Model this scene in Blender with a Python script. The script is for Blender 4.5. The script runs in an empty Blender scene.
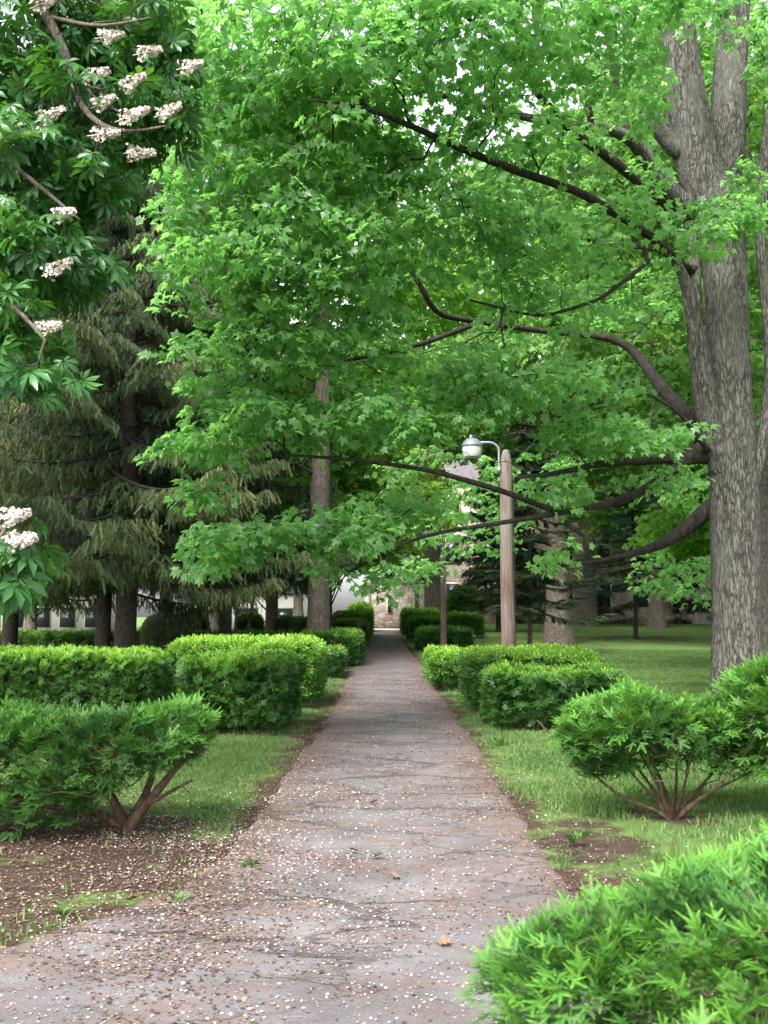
import bpy, math
import numpy as np
from mathutils import Vector
R = math.radians
sc = bpy.context.scene
col = sc.collection
rng = np.random.default_rng(11)

# ------------------------------------------------------------------ camera
PITCH, YAW, EYE, FPX = R(5.88), R(0.17), 1.6, 1000.0
cd = bpy.data.cameras.new('camera'); cam = bpy.data.objects.new('camera', cd); col.objects.link(cam)
cam.location = (0, 0, EYE); cam.rotation_euler = (math.pi/2 + PITCH, 0, YAW)
cd.sensor_fit = 'VERTICAL'; cd.sensor_height = 24.0; cd.lens = FPX/1024*24.0
cd.clip_start = 0.05; cd.clip_end = 2000
cd.dof.use_dof = True; cd.dof.focus_distance = 16.0; cd.dof.aperture_fstop = 4.5
sc.camera = cam

# ------------------------------------------------------------------ sky, sun, exposure
SUN_EL, SUN_AZ = 46.0, 205.0      # degrees; azimuth clockwise from +Y : behind-left, high, behind thin cloud
w = bpy.data.worlds.new('World'); sc.world = w; w.use_nodes = True
nt = w.node_tree; nt.nodes.clear()
sky = nt.nodes.new('ShaderNodeTexSky'); sky.sky_type = 'NISHITA'; sky.sun_disc = False
sky.sun_elevation = R(SUN_EL); sky.sun_rotation = R(SUN_AZ); sky.air_density = 1.0; sky.dust_density = 4.0; sky.ozone_density = 1.0
hs = nt.nodes.new('ShaderNodeHueSaturation'); hs.inputs['Saturation'].default_value = 0.30
bg = nt.nodes.new('ShaderNodeBackground'); bg.inputs['Strength'].default_value = 0.15
wo = nt.nodes.new('ShaderNodeOutputWorld')
nt.links.new(sky.outputs[0], hs.inputs['Color']); nt.links.new(hs.outputs[0], bg.inputs[0]); nt.links.new(bg.outputs[0], wo.inputs[0])
sl = bpy.data.lights.new('sun', 'SUN'); sl.energy = 1.5; sl.angle = R(20); sl.color = (1.0, 0.97, 0.92)
so = bpy.data.objects.new('sun', sl); col.objects.link(so)
az, el = R(SUN_AZ), R(SUN_EL)
sd = Vector((math.sin(az)*math.cos(el), math.cos(az)*math.cos(el), math.sin(el)))
so.rotation_euler = sd.to_track_quat('Z', 'Y').to_euler()
vs = sc.view_settings
vs.view_transform = 'Standard'; vs.look = 'None'; vs.gamma = 1.0; vs.use_curve_mapping = False
vs.exposure = 2.18
cy = sc.cycles
cy.max_bounces = 7; cy.diffuse_bounces = 4; cy.glossy_bounces = 2; cy.transmission_bounces = 4; cy.transparent_max_bounces = 4
cy.use_denoising = True
cy.sample_clamp_indirect = 6.0
cy.caustics_reflective = False; cy.caustics_refractive = False

# ------------------------------------------------------------------ geometry helpers
cp, sp_, cyw, syw = math.cos(PITCH), math.sin(PITCH), math.cos(YAW), math.sin(YAW)
def at(px, py, Y):
    """world point at ground distance Y seen in that direction"""
    a, b = (px-384)/FPX, (512-py)/FPX
    x, y, z = a, cp - b*sp_, sp_ + b*cp
    x, y = x*cyw - y*syw, x*syw + y*cyw
    return np.array((x*Y/y, Y, EYE + z*Y/y))
def proj(P):
    """where world points appear (px, py, distance) - used to keep boughs clear of the lamp and the bare trunk"""
    d = np.asarray(P, float) - (0, 0, EYE); x = d[:, 0]*cyw + d[:, 1]*syw; y = -d[:, 0]*syw + d[:, 1]*cyw
    f = y*cp + d[:, 2]*sp_; u = -y*sp_ + d[:, 2]*cp; f = np.maximum(f, 1e-3)
    return 384 + FPX*x/f, 512 - FPX*u/f, d[:, 1]
def gz(x, y):
    x = np.asarray(x, float); y = np.asarray(y, float)
    t = np.clip(y-30, 0, 60)
    s = np.clip((x+14)/9, 0, 1); s = s*s*(3-2*s)
    return 0.00036*t*t*s + 0.0*x
def pathc(y):
    return 0.03 - 0.011*np.clip(np.asarray(y, float)-30, 0, 60)

class Noise:
    def __init__(s, seed, n=10):
        r = np.random.default_rng(seed); s.k = r.normal(size=(n, 3)); s.k /= np.linalg.norm(s.k, axis=1)[:, None]
        s.k *= r.uniform(.6, 2.2, n)[:, None]; s.p = r.uniform(0, 6.28, n); s.a = 1/np.linalg.norm(s.k, axis=1); s.a /= s.a.sum()
    def __call__(s, P, f=1.0):
        return (np.sin((np.asarray(P)*f) @ s.k.T*2 + s.p)*s.a).sum(-1)*1.6
N1, N2, N3 = Noise(1), Noise(2), Noise(3, 14)

def tag(o, label=None, cat=None, group=None, kind=None):
    for k, v in (('label', label), ('category', cat), ('group', group), ('kind', kind)):
        if v: o[k] = v
    return o
def empty(name, loc, label, cat, group=None, rz=0, s=1):
    o = bpy.data.objects.new(name, None); col.objects.link(o); o.location = loc; o.rotation_euler = (0, 0, rz); o.scale = (s, s, s)
    o.empty_display_size = .2
    return tag(o, label, cat, group)
def mesh(name, V, faces, m, parent=None, tint=None, smooth=False, local=None):
    """V (n,3); faces: list of int arrays (k,3|4)"""
    V = np.asarray(V, np.float32)
    if local is not None: V = V - np.asarray(local, np.float32)
    me = bpy.data.meshes.new(name)
    me.vertices.add(len(V)); me.vertices.foreach_set('co', V.ravel())
    faces = [np.asarray(f, np.int32) for f in faces if len(f)]
    idx = np.concatenate([f.ravel() for f in faces])
    tot = np.concatenate([np.full(len(f), f.shape[1], np.int32) for f in faces])
    st = np.concatenate(([0], np.cumsum(tot)[:-1])).astype(np.int32)
    me.loops.add(len(idx)); me.loops.foreach_set('vertex_index', idx)
    me.polygons.add(len(tot)); me.polygons.foreach_set('loop_start', st)
    if smooth: me.polygons.foreach_set('use_smooth', np.ones(len(tot), bool))
    if tint is not None:
        a = me.attributes.new('tint', 'FLOAT', 'POINT'); a.data.foreach_set('value', np.asarray(tint, np.float32))
    me.materials.append(m)
    me.update(calc_edges=True)
    o = bpy.data.objects.new(name, me); col.objects.link(o)
    if parent is not None: o.parent = parent
    return o
class Bag:
    """collects pieces of one mesh"""
    def __init__(s): s.V = []; s.T = []; s.Q = []; s.t = []; s.n = 0
    def add(s, V, F, tint=None):
        V = np.asarray(V, float); F = np.asarray(F, int)
        if len(F): (s.Q if F.shape[1] == 4 else s.T).append(F + s.n)
        s.V.append(V); s.t.append(np.full(len(V), .5) if tint is None else np.broadcast_to(tint, (len(V),))); s.n += len(V)
    def build(s, name, m, parent=None, smooth=False, local=None):
        return mesh(name, np.concatenate(s.V), [np.concatenate(x) for x in (s.Q, s.T) if x], m, parent, np.concatenate(s.t), smooth, local)
def norm(v): return v/np.maximum(np.linalg.norm(v, axis=-1, keepdims=True), 1e-9)
def tube(pts, rad, sides=8, cap=True, disp=None):
    P = np.asarray(pts, float); n = len(P); rad = np.broadcast_to(rad, (n,))
    T = norm(np.gradient(P, axis=0)) if n > 2 else np.repeat(norm(P[1:]-P[:1]), 2, 0)
    ref = np.array((0, 0, 1.)) if abs(T[0, 2]) < .8 else np.array((1., 0, 0))
    u = norm(np.cross(T[0], ref)); U = np.zeros((n, 3))
    for i in range(n):
        u = norm(u - T[i]*(u @ T[i])); U[i] = u
    W = np.cross(T, U); a = np.arange(sides)*2*math.pi/sides
    rr = rad[:, None]*np.ones(sides)
    if disp is not None: rr = rr*(1+disp(a, P))
    V = P[:, None] + rr[..., None]*(np.cos(a)[None, :, None]*U[:, None] + np.sin(a)[None, :, None]*W[:, None])
    i, j = np.meshgrid(np.arange(n-1), np.arange(sides), indexing='ij'); j2 = (j+1) % sides
    F = np.stack([i*sides+j, i*sides+j2, (i+1)*sides+j2, (i+1)*sides+j], -1).reshape(-1, 4)
    V = V.reshape(-1, 3)
    if cap:
        c = len(V); V = np.vstack([V, P[-1] + T[-1]*rad[-1]*.2]); k = (n-1)*sides
        jj = np.arange(sides); return V, F, np.stack([k+jj, k+(jj+1) % sides, np.full(sides, c)], -1)
    return V, F, None
def add_tube(b, pts, rad, sides=8, tint=None, disp=None, cap=True):
    V, F, C = tube(pts, rad, sides, cap, disp); n0 = b.n
    b.add(V, F, tint)
    if C is not None: b.T.append(C + n0)
def lathe(b, prof, origin, seg=24, tint=None):
    pr = np.asarray(prof, float); a = np.arange(seg)*2*math.pi/seg; n = len(pr)
    V = np.stack([pr[:, 0][:, None]*np.cos(a), pr[:, 0][:, None]*np.sin(a), pr[:, 1][:, None]*np.ones(seg)], -1).reshape(-1, 3) + np.asarray(origin)
    i, j = np.meshgrid(np.arange(n-1), np.arange(seg), indexing='ij'); j2 = (j+1) % seg
    b.add(V, np.stack([i*seg+j, i*seg+j2, (i+1)*seg+j2, (i+1)*seg+j], -1).reshape(-1, 4), tint)
def box(b, lo, hi, tint=None):
    x0, y0, z0 = lo; x1, y1, z1 = hi
    V = [(x0,y0,z0),(x1,y0,z0),(x1,y1,z0),(x0,y1,z0),(x0,y0,z1),(x1,y0,z1),(x1,y1,z1),(x0,y1,z1)]
    b.add(V, [(0,3,2,1),(4,5,6,7),(0,1,5,4),(1,2,6,5),(2,3,7,6),(3,0,4,7)], tint)
def resample(pts, step):
    P = np.asarray(pts, float); d = np.r_[0, np.cumsum(np.linalg.norm(np.diff(P[:, :3], axis=0), axis=1))]
    n = max(2, int(d[-1]/step)+1); t = np.linspace(0, d[-1], n)
    Q = np.stack([np.interp(t, d, P[:, k]) for k in range(P.shape[1])], -1)
    for _ in range(2):                                   # soften corners
        if n > 4: Q[1:-1] = .25*Q[:-2] + .5*Q[1:-1] + .25*Q[2:]
    return Q

# leaf shapes: x along the leaf, y across, z up
def kites(spec, fold=.12, droop=.25):
    V, F = [], []
    for ang, L, wd, mid in spec:
        c, s = math.cos(R(ang)), math.sin(R(ang)); k = len(V)
        for (x, y, z) in ((0, 0, 0), (mid*L, -wd, fold*wd*2), (L, 0, -droop*L*L), (mid*L, wd, fold*wd*2)):
            V.append((x*c-y*s, x*s+y*c, z))
        F.append((k, k+1, k+2, k+3))
    return np.array(V), np.array(F)
MAPLE5 = kites([(0, 1, .27, .5), (50, .82, .22, .5), (-50, .82, .22, .5), (108, .5, .15, .5), (-108, .5, .15, .5)])
MAPLE3 = kites([(0, 1, .36, .5), (58, .8, .28, .5), (-58, .8, .28, .5)])
KITE1 = kites([(0, 1, .42, .5)])
def chestnut():
    V, F = [], []
    for ang, L in ((0, 1), (36, .95), (-36, .95), (75, .78), (-75, .78), (118, .5), (-118, .5)):
        c, s = math.cos(R(ang)), math.sin(R(ang)); k = len(V)
        pts = [(.08, 0, 0), (.4, -.10, -.02), (.72, -.16, -.12), (1, 0, -.42), (.72, .16, -.12), (.4, .10, -.02), (.42, 0, -.07), (.74, 0, -.20)]
        for (x, y, z) in pts: x *= L; y *= L; z *= L; V.append((x*c-y*s, x*s+y*c, z))
        F += [(k, k+1, k+6, k+5), (k+1, k+2, k+7, k+6), (k+5, k+6, k+7, k+4)]; F += [(k+2, k+3, k+7, k+7), (k+7, k+3, k+4, k+4)]
    F = np.array(F); q = F[F[:, 2] != F[:, 3]]; t = F[F[:, 2] == F[:, 3]][:, :3]
    return np.array(V), q, t
CHEST = chestnut()
def shoot(pairs, L, nl, nw, curl=.25):
    """yew shoot: two ranks of flat needles along a stem; last value per vertex = how young (1 at the tip)"""
    V, F, A = [], [], []
    for i in range(pairs):
        t = (i+.6)/pairs; x = t*L; z = curl*L*t*t
        l = nl*(1 - .55*max(0, t-.55)/.45)*(0.75 if i == 0 else 1)
        for s in (-1, 1):
            a = R(66 - 34*t); dx, dy = math.cos(a)*l, math.sin(a)*l*s; k = len(V)
            V += [(x-nw, 0, z), (x+nw, 0, z+.1*nw), (x+dx, dy, z+.12*l)]; F.append((k, k+1, k+2)); A += [t]*3
    k = len(V); V += [(L*.9, -nw, curl*L*.8), (L*.9, nw, curl*L*.8), (L+nl*.6, 0, curl*L*1.25)]; F.append((k, k+1, k+2)); A += [1]*3
    return np.array(V), np.array(F), np.array(A)
def frond(L, pairs, nl, nw, sides, sl, sp, curl=.10):
    """yew spray: a leading shoot with shorter side shoots in one plane"""
    V, F, A = shoot(pairs, L, nl, nw, curl); VV, FF, AA = [V], [F], [A]; n = len(V)
    for i, (t, ang, k) in enumerate(sides):
        V, F, A = shoot(sp, sl*k, nl*.9, nw, .12); c, s_ = math.cos(R(ang)), math.sin(R(ang))
        W = np.stack([V[:, 0]*c-V[:, 1]*s_, V[:, 0]*s_+V[:, 1]*c, V[:, 2]], -1) + (t*L, 0, curl*L*t*t)
        VV.append(W); FF.append(F+n); AA.append(.25+.75*A); n += len(V)
    return np.concatenate(VV), np.concatenate(FF), np.concatenate(AA)
SIDES = [(.12, 48, 1.0), (.2, -50, 1.05), (.40, 44, .9), (.50, -44, .85), (.66, 38, .6), (.74, -38, .55)]
SH_HI = frond(.085, 14, .0150, .0026, SIDES[:2], .045, 8, .05)
SH_MD = frond(.085, 8, .019, .0046, SIDES[:2], .045, 4, .06)
SH_LO = frond(.13, 3, .045, .015, SIDES[:2], .08, 1)
def put(b, tm, P, D, Nn, S, tint):
    """instances of template tm at P pointing along D with normal ~Nn"""
    V0 = tm[0]; n = len(P); D = norm(D); Y = norm(np.cross(Nn, D)); Z = np.cross(D, Y)
    V = P[:, None] + np.asarray(S).reshape(-1, 1, 1)*(V0[None, :, 0:1]*D[:, None] + V0[None, :, 1:2]*Y[:, None] + V0[None, :, 2:3]*Z[:, None])
    k = len(V0); off = (np.arange(n)*k)[:, None, None]
    t = np.repeat(np.broadcast_to(tint, (n,))[:, None], k, 1)
    n0 = b.n; Vf = V.reshape(-1, 3)
    b.V.append(Vf); b.t.append(t.reshape(-1)); b.n += len(Vf)
    for F in tm[1:3]:
        if F is not None and F.ndim == 2:
            (b.Q if F.shape[1] == 4 else b.T).append((F[None]+off).reshape(-1, F.shape[1]) + n0)
def put_shoots(b, tm, P, D, Nn, S, young):
    """young (n,) 0..1: how much of the shoot is fresh growth"""
    n0 = len(b.t); put(b, tm[:2], P, D, Nn, S, 0)
    A = tm[2][None]; y = np.asarray(young)[:, None]
    b.t[n0] = np.clip(y*(.35+.65*A) + (1-y)*.12*A, 0, 1).reshape(-1)
def rdir(n, up=0., r=None):
    v = (r or rng).normal(size=(n, 3)); v = norm(v); v[:, 2] += up; return norm(v)

# ------------------------------------------------------------------ skeletons of trees
class Skel:
    def __init__(s, step=.35): s.P = []; s.par = []; s.r = []; s.dir = []; s.step = step; s.young = []; s.dark = set()
    def near(s, p):
        return int(np.argmin(((np.array(s.P)-p)**2).sum(1)))
    def poly(s, pts, attach=True, dark=False):
        """pts rows (x,y,z,r)"""
        Q = resample(pts, s.step); prev = -1
        if s.P and attach: prev = s.near(Q[0, :3]); 
        a0 = prev
        for i, q in enumerate(Q):
            if i == 0 and prev >= 0 and np.linalg.norm(s.P[prev]-q[:3]) < .02: continue
            p = q[:3]; pr = s.P[prev] if prev >= 0 else p - np.array((0, 0, .1))
            s.P.append(p); s.par.append(prev); s.r.append(q[3]); s.dir.append(norm(p-pr)); prev = len(s.P)-1
            if dark: s.dark.add(prev)
        return prev
    def grow(s, targets, sag=.0, maxr=1e9, up=.25):
        T = np.asarray(targets, float); A = np.array(s.P)
        d = np.array([np.min(((A-t)**2).sum(1)) for t in T]); order = np.argsort(d)
        cap = len(A) + len(T)*40; PP = np.zeros((cap, 3)); DD = np.zeros((cap, 3)); n = len(A); PP[:n] = A; DD[:n] = np.array(s.dir)
        ends = np.zeros(len(T), int)
        for ti in order:
            t = T[ti]; v = t-PP[:n]; dist = np.linalg.norm(v, axis=1)+1e-6
            cosa = (v*DD[:n]).sum(1)/dist
            c = dist*(1+.35*(1-cosa)) + .25*np.maximum(0, PP[:n, 2]-t[2])
            k = int(np.argmin(c)); L = dist[k]; m = max(1, int(math.ceil(L/s.step)))
            p0 = PP[k]; c1 = p0 + DD[k]*L*.35 + np.array((0, 0, up*L*.3)); prev = k; jit = rng.normal(size=(m, 3))*.035*min(L, 1.5)
            for i in range(1, m+1):
                u = i/m; q = (1-u)**2*p0 + 2*u*(1-u)*c1 + u*u*t + (jit[i-1] if i < m else 0)
                if i < m: q[2] -= sag*math.sin(u*math.pi)*L*.1
                s.P.append(q); s.par.append(prev); s.r.append(0); s.dir.append(norm(q-PP[prev])); PP[n] = q; DD[n] = s.dir[-1]; prev = n; n += 1
                if n >= cap-2: break
            ends[ti] = prev
        return ends
    def finish(s, r0=.007, p=2.4):
        n = len(s.P); acc = np.zeros(n); spec = np.array(s.r); rr = np.zeros(n); kids = [[] for _ in range(n)]
        for i in range(n-1, -1, -1):
            v = acc[i]**(1/p) if acc[i] > 0 else r0
            rr[i] = spec[i] if spec[i] > 0 else max(v, r0)
            if s.par[i] >= 0: acc[s.par[i]] += rr[i]**p; kids[s.par[i]].append(i)
        for i in range(n):
            if s.par[i] >= 0 and spec[i] == 0: rr[i] = min(rr[i], rr[s.par[i]]*.9)
        s.rr = rr; s.kids = kids
    def tubes(s, b, rmin=0, rmax=1e9, disp=None, flare=None, sides=None):
        P = np.array(s.P); starts = [(-1, 0)] if s.P else []
        starts = [(-1, i) for i in range(len(P)) if s.par[i] < 0]
        while starts:
            pr, i = starts.pop(); ch = []; rad = []
            if pr >= 0: ch.append(P[pr]); rad.append(min(s.rr[pr], s.rr[i]*1.25))
            while True:
                ch.append(P[i]); rad.append(s.rr[i]); ks = s.kids[i]
                if not ks: break
                ks = sorted(ks, key=lambda k: -s.rr[k]); starts += [(i, k) for k in ks[1:]]; i = ks[0]
            if len(ch) < 2 or max(rad) < rmin: continue
            mr = max(rad); sd = sides or (6 if mr < .03 else 9 if mr < .12 else 28)
            if mr < .012: sd = 4
            add_tube(b, ch, np.array(rad), sd, disp=disp if mr > .1 else None)
def lobe_points(lobes, seed=0):
    r = np.random.default_rng(seed); out = []
    for c, rad, n in lobes:
        v = norm(r.normal(size=(n, 3)))*(r.uniform(.12, 1, n)**(1/2.2))[:, None]; out.append(np.asarray(c)+v*np.asarray(rad))
    return np.concatenate(out)
def sprays(b, tm, ends, sk, per, rad, size, seed=1, flat=.28, droop=.6, tilt=.45, var=.5):
    """flattened, drooping sprays of leaves at the twig ends"""
    r = np.random.default_rng(seed); E = np.array(sk.P)[ends]; Dd = np.array(sk.dir)[ends]; n = len(E)
    ci = np.repeat(np.arange(n), per); m = len(ci)
    rs = rad*r.uniform(.7, 1.35, n)[ci]
    ang = r.uniform(0, 6.283, m); q = np.sqrt(r.uniform(0, 1, m)); hx, hy = np.cos(ang)*q, np.sin(ang)*q
    pl = norm(rdir(n, 1.6, r))[ci]                               # each spray's own tilted plane
    off = np.stack([hx, hy, np.zeros(m)], -1)*rs[:, None]
    off -= pl*(off*pl).sum(1)[:, None]*.8
    P = E[ci] + off + Dd[ci]*rad*.2
    P[:, 2] += r.normal(size=m)*flat*rad*.5 - droop*q*q*rs*.6
    out = norm(np.stack([hx, hy, np.zeros(m)], -1)+Dd[ci]*.4 + r.normal(size=(m, 3))*.45); out[:, 2] -= r.uniform(.0, .9, m)
    nn = norm(pl + r.normal(size=(m, 3))*tilt)
    S = size*r.uniform(.62, 1.2, m)
    base = r.uniform(0, 1, n)[ci]
    put(b, tm, P, out, nn, S, np.clip(base*var + r.uniform(0, 1, m)*(1-var), 0, 1))

# ------------------------------------------------------------------ materials
def newmat(name):
    m = bpy.data.materials.new(name); m.use_nodes = True; nt = m.node_tree; nt.nodes.clear()
    o = nt.nodes.new('ShaderNodeOutputMaterial'); p = nt.nodes.new('ShaderNodeBsdfPrincipled')
    nt.links.new(p.outputs[0], o.inputs[0]); return m, nt, p, o
def node(nt, t, **kw):
    n = nt.nodes.new(t)
    for k, v in kw.items():
        if hasattr(n, k): setattr(n, k, v)
        else: n.inputs[k].default_value = v
    return n
def ramp(nt, stops, fac=None):
    n = nt.nodes.new('ShaderNodeValToRGB'); e = n.color_ramp.elements
    while len(e) < len(stops): e.new(.5)
    for i, (p, c) in enumerate(stops): e[i].position = p; e[i].color = (*c, 1)
    if fac is not None: nt.links.new(fac, n.inputs[0])
    return n
def mapped(nt, scale=(1, 1, 1), kind='Object'):
    tc = nt.nodes.new('ShaderNodeTexCoord'); mp = nt.nodes.new('ShaderNodeMapping'); mp.inputs['Scale'].default_value = scale
    nt.links.new(tc.outputs[kind], mp.inputs[0]); return mp.outputs[0]
def geopos(nt, scale=(1, 1, 1)):
    g = nt.nodes.new('ShaderNodeNewGeometry'); mp = nt.nodes.new('ShaderNodeMapping'); mp.inputs['Scale'].default_value = scale
    nt.links.new(g.outputs['Position'], mp.inputs[0]); return mp.outputs[0]
def noise(nt, vec, s, det=4, rough=.55):
    n = node(nt, 'ShaderNodeTexNoise', Scale=s, Detail=det, Roughness=rough); nt.links.new(vec, n.inputs['Vector']); return n.outputs[0]
def math_(nt, op, a, b=None, clamp=False):
    n = nt.nodes.new('ShaderNodeMath'); n.operation = op; n.use_clamp = clamp
    for i, v in enumerate((a, b)):
        if v is None: continue
        if isinstance(v, (int, float)): n.inputs[i].default_value = v
        else: nt.links.new(v, n.inputs[i])
    return n.outputs[0]
def mixc(nt, f, a, b):
    n = nt.nodes.new('ShaderNodeMix'); n.data_type = 'RGBA'
    for i, v in ((0, f), (6, a), (7, b)):
        if isinstance(v, (int, float)): n.inputs[i].default_value = v
        elif isinstance(v, tuple): n.inputs[i].default_value = (*v, 1)
        else: nt.links.new(v, n.inputs[i])
    return n.outputs[2]
def bump(nt, p, h, st=.5, dist=.02):
    n = node(nt, 'ShaderNodeBump', Strength=st, Distance=dist); nt.links.new(h, n.inputs['Height']); nt.links.new(n.outputs[0], p.inputs['Normal'])
def leafmat(name, stops, trans=.4, tcol=1.7, rough=.42, spec=.4, tyel=(1.25, 1.0, .45)):
    m, nt, p, o = newmat(name)
    a = nt.nodes.new('ShaderNodeAttribute'); a.attribute_name = 'tint'
    big = noise(nt, geopos(nt), .55, 2)
    f = math_(nt, 'ADD', math_(nt, 'MULTIPLY', a.outputs['Fac'], .8), math_(nt, 'MULTIPLY', math_(nt, 'SUBTRACT', big, .35), .6), True)
    c = ramp(nt, stops, f).outputs[0]
    nt.links.new(c, p.inputs['Base Color']); p.inputs['Roughness'].default_value = rough; p.inputs['Specular IOR Level'].default_value = spec
    if trans > 0:
        t = nt.nodes.new('ShaderNodeBsdfTranslucent'); mx = nt.nodes.new('ShaderNodeMixShader'); mx.inputs[0].default_value = trans
        vm = nt.nodes.new('ShaderNodeVectorMath'); vm.operation = 'MULTIPLY'; vm.inputs[1].default_value = tuple(k*tcol for k in tyel)
        nt.links.new(c, vm.inputs[0]); nt.links.new(vm.outputs[0], t.inputs[0])
        nt.links.new(p.outputs[0], mx.inputs[1]); nt.links.new(t.outputs[0], mx.inputs[2]); nt.links.new(mx.outputs[0], o.inputs[0])
    return m
def barkmat(name, dark, mid, light, s=9, zs=.22, st=.8, patch=None, plates=0.0):
    """furrowed bark; plates > 0 breaks the ridges into short flakes of about 1/s m"""
    m, nt, p, o = newmat(name); v = mapped(nt, (1, 1, zs))
    nn = node(nt, 'ShaderNodeTexNoise', Scale=s*.5, Detail=5, Roughness=.65); nt.links.new(v, nn.inputs['Vector'])
    sc_ = node(nt, 'ShaderNodeVectorMath', operation='SCALE'); sc_.inputs['Scale'].default_value = 3.2/s; nt.links.new(nn.outputs['Color'], sc_.inputs[0])
    ds = node(nt, 'ShaderNodeVectorMath', operation='ADD'); nt.links.new(v, ds.inputs[0]); nt.links.new(sc_.outputs[0], ds.inputs[1])
    n1 = noise(nt, ds.outputs[0], s, 8, .7); n2 = noise(nt, mapped(nt, (1, 1, .8)), s*4, 4, .7)
    h = math_(nt, 'ADD', math_(nt, 'MULTIPLY', n1, .75), math_(nt, 'MULTIPLY', n2, .25))
    if plates:
        vo = node(nt, 'ShaderNodeTexVoronoi', Scale=s*1.3); vo.feature = 'DISTANCE_TO_EDGE'; nt.links.new(ds.outputs[0], vo.inputs['Vector'])
        h = math_(nt, 'ADD', math_(nt, 'MULTIPLY', h, 1-plates*.5), math_(nt, 'MULTIPLY', math_(nt, 'MINIMUM', vo.outputs[0], .22), plates*1.4))
    c = ramp(nt, [(.36, dark), (.49, mid), (.66, light)], h).outputs[0]
    if patch:
        pf = ramp(nt, [(.50, (0, 0, 0)), (.64, (1, 1, 1))], noise(nt, mapped(nt, (1, 1, .5)), 1.6, 6)).outputs[0]
        c = mixc(nt, math_(nt, 'MULTIPLY', pf, .45), c, patch)
    nt.links.new(c, p.inputs['Base Color']); p.inputs['Roughness'].default_value = .92; p.inputs['Specular IOR Level'].default_value = .15
    bump(nt, p, h, st, .07); return m
def plain(name, c, rough=.6, metal=0, spec=.3, var=.0, s=6):
    m, nt, p, o = newmat(name)
    cc = ramp(nt, [(.3, tuple(k*(1-var) for k in c)), (.7, tuple(min(1, k*(1+var)) for k in c))], noise(nt, mapped(nt), s, 5)).outputs[0]
    nt.links.new(cc, p.inputs['Base Color']); p.inputs['Roughness'].default_value = rough; p.inputs['Metallic'].default_value = metal
    p.inputs['Specular IOR Level'].default_value = spec; return m

def variegated(name, stops, rough=.8):
    m, nt, p, o = newmat(name); a = nt.nodes.new('ShaderNodeAttribute'); a.attribute_name = 'tint'
    nt.links.new(ramp(nt, stops, a.outputs['Fac']).outputs[0], p.inputs['Base Color']); p.inputs['Roughness'].default_value = rough; return m
M_MAPLE = leafmat('maple_leaf', [(0, (.075, .165, .058)), (.45, (.105, .235, .075)), (.8, (.15, .30, .10)), (1, (.21, .37, .14))], .60, 2.35, .40, .6, (.98, 1.0, .66))
M_MAPLE2 = leafmat('bright_maple_leaf', [(0, (.075, .17, .04)), (.5, (.12, .26, .055)), (1, (.19, .35, .08))], .55, 2.2, .45, .3, (1.0, 1.0, .5))  # lighter Norway maple green, with the backlit brightness put into the leaf colour
M_FAR = leafmat('far_leaf', [(0, (.05, .12, .035)), (.5, (.095, .20, .055)), (1, (.16, .29, .08))], .5, 2.1, .55, .25, (.95, 1, .55))
M_FARY = leafmat('yellow_leaf', [(0, (.09, .18, .035)), (.5, (.15, .27, .055)), (1, (.23, .36, .08))], .5, 2.1, .55, .25, (.98, 1.0, .5))
M_CHEST = leafmat('chestnut_leaf', [(0, (.018, .070, .020)), (.55, (.034, .120, .030)), (1, (.070, .20, .042))], .34, 1.9, .38, .45, (1.2, 1.0, .35))
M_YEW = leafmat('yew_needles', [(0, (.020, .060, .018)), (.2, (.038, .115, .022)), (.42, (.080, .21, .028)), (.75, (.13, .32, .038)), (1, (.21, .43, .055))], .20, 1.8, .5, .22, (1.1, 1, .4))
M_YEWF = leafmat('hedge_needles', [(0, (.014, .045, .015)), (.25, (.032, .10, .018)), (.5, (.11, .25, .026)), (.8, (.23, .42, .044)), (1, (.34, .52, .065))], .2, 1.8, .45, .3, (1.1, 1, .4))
M_SPRUCE = leafmat('spruce_needles', [(0, (.020, .038, .018)), (.3, (.046, .070, .026)), (.6, (.090, .115, .042)), (1, (.155, .160, .066))], .08, 1.5, .6, .2, (1, 1, .6))
M_BLUE = leafmat('blue_spruce_needles', [(0, (.06, .11, .09)), (.4, (.16, .28, .23)), (1, (.34, .50, .44))], .06, 1.3, .6, .2, (1, 1, .8))
M_HAZE = leafmat('grey_green_leaf', [(0, (.07, .11, .07)), (.5, (.16, .22, .14)), (1, (.28, .34, .24))], .3, 1.5, .6, .2)
M_DARKCON = leafmat('grey_conifer_needles', [(0, (.014, .028, .014)), (.5, (.036, .060, .028)), (1, (.080, .11, .048))], .06, 1.4, .6, .2, (1, 1, .7))
M_DEAD = variegated('dead_needles', [(0, (.06, .030, .018)), (.5, (.18, .085, .045)), (1, (.30, .16, .09))])
M_GRASS = leafmat('grass_blade', [(0, (.050, .105, .030)), (.5, (.085, .16, .045)), (1, (.15, .225, .08))], .35, 1.6, .5, .25, (1.1, 1, .5))
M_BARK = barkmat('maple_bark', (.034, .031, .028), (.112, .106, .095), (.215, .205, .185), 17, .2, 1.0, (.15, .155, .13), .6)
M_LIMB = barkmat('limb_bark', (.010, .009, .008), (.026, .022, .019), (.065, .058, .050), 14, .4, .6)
M_BARK2 = barkmat('grey_bark', (.05, .042, .036), (.125, .105, .09), (.21, .18, .155), 15, .25, .8, None, .5)
M_SBARK = barkmat('spruce_bark', (.022, .018, .016), (.055, .045, .038), (.11, .09, .075), 16, .6, .7, None, .6)
M_TWIG = barkmat('yew_wood', (.022, .014, .010), (.065, .042, .028), (.14, .10, .07), 22, .3, .5)
M_PETAL = plain('petal', (.72, .62, .58), .6, var=.12, s=40)
M_FLOWER = plain('chestnut_flower', (.58, .50, .46), .6, var=.10, s=50)
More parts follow.
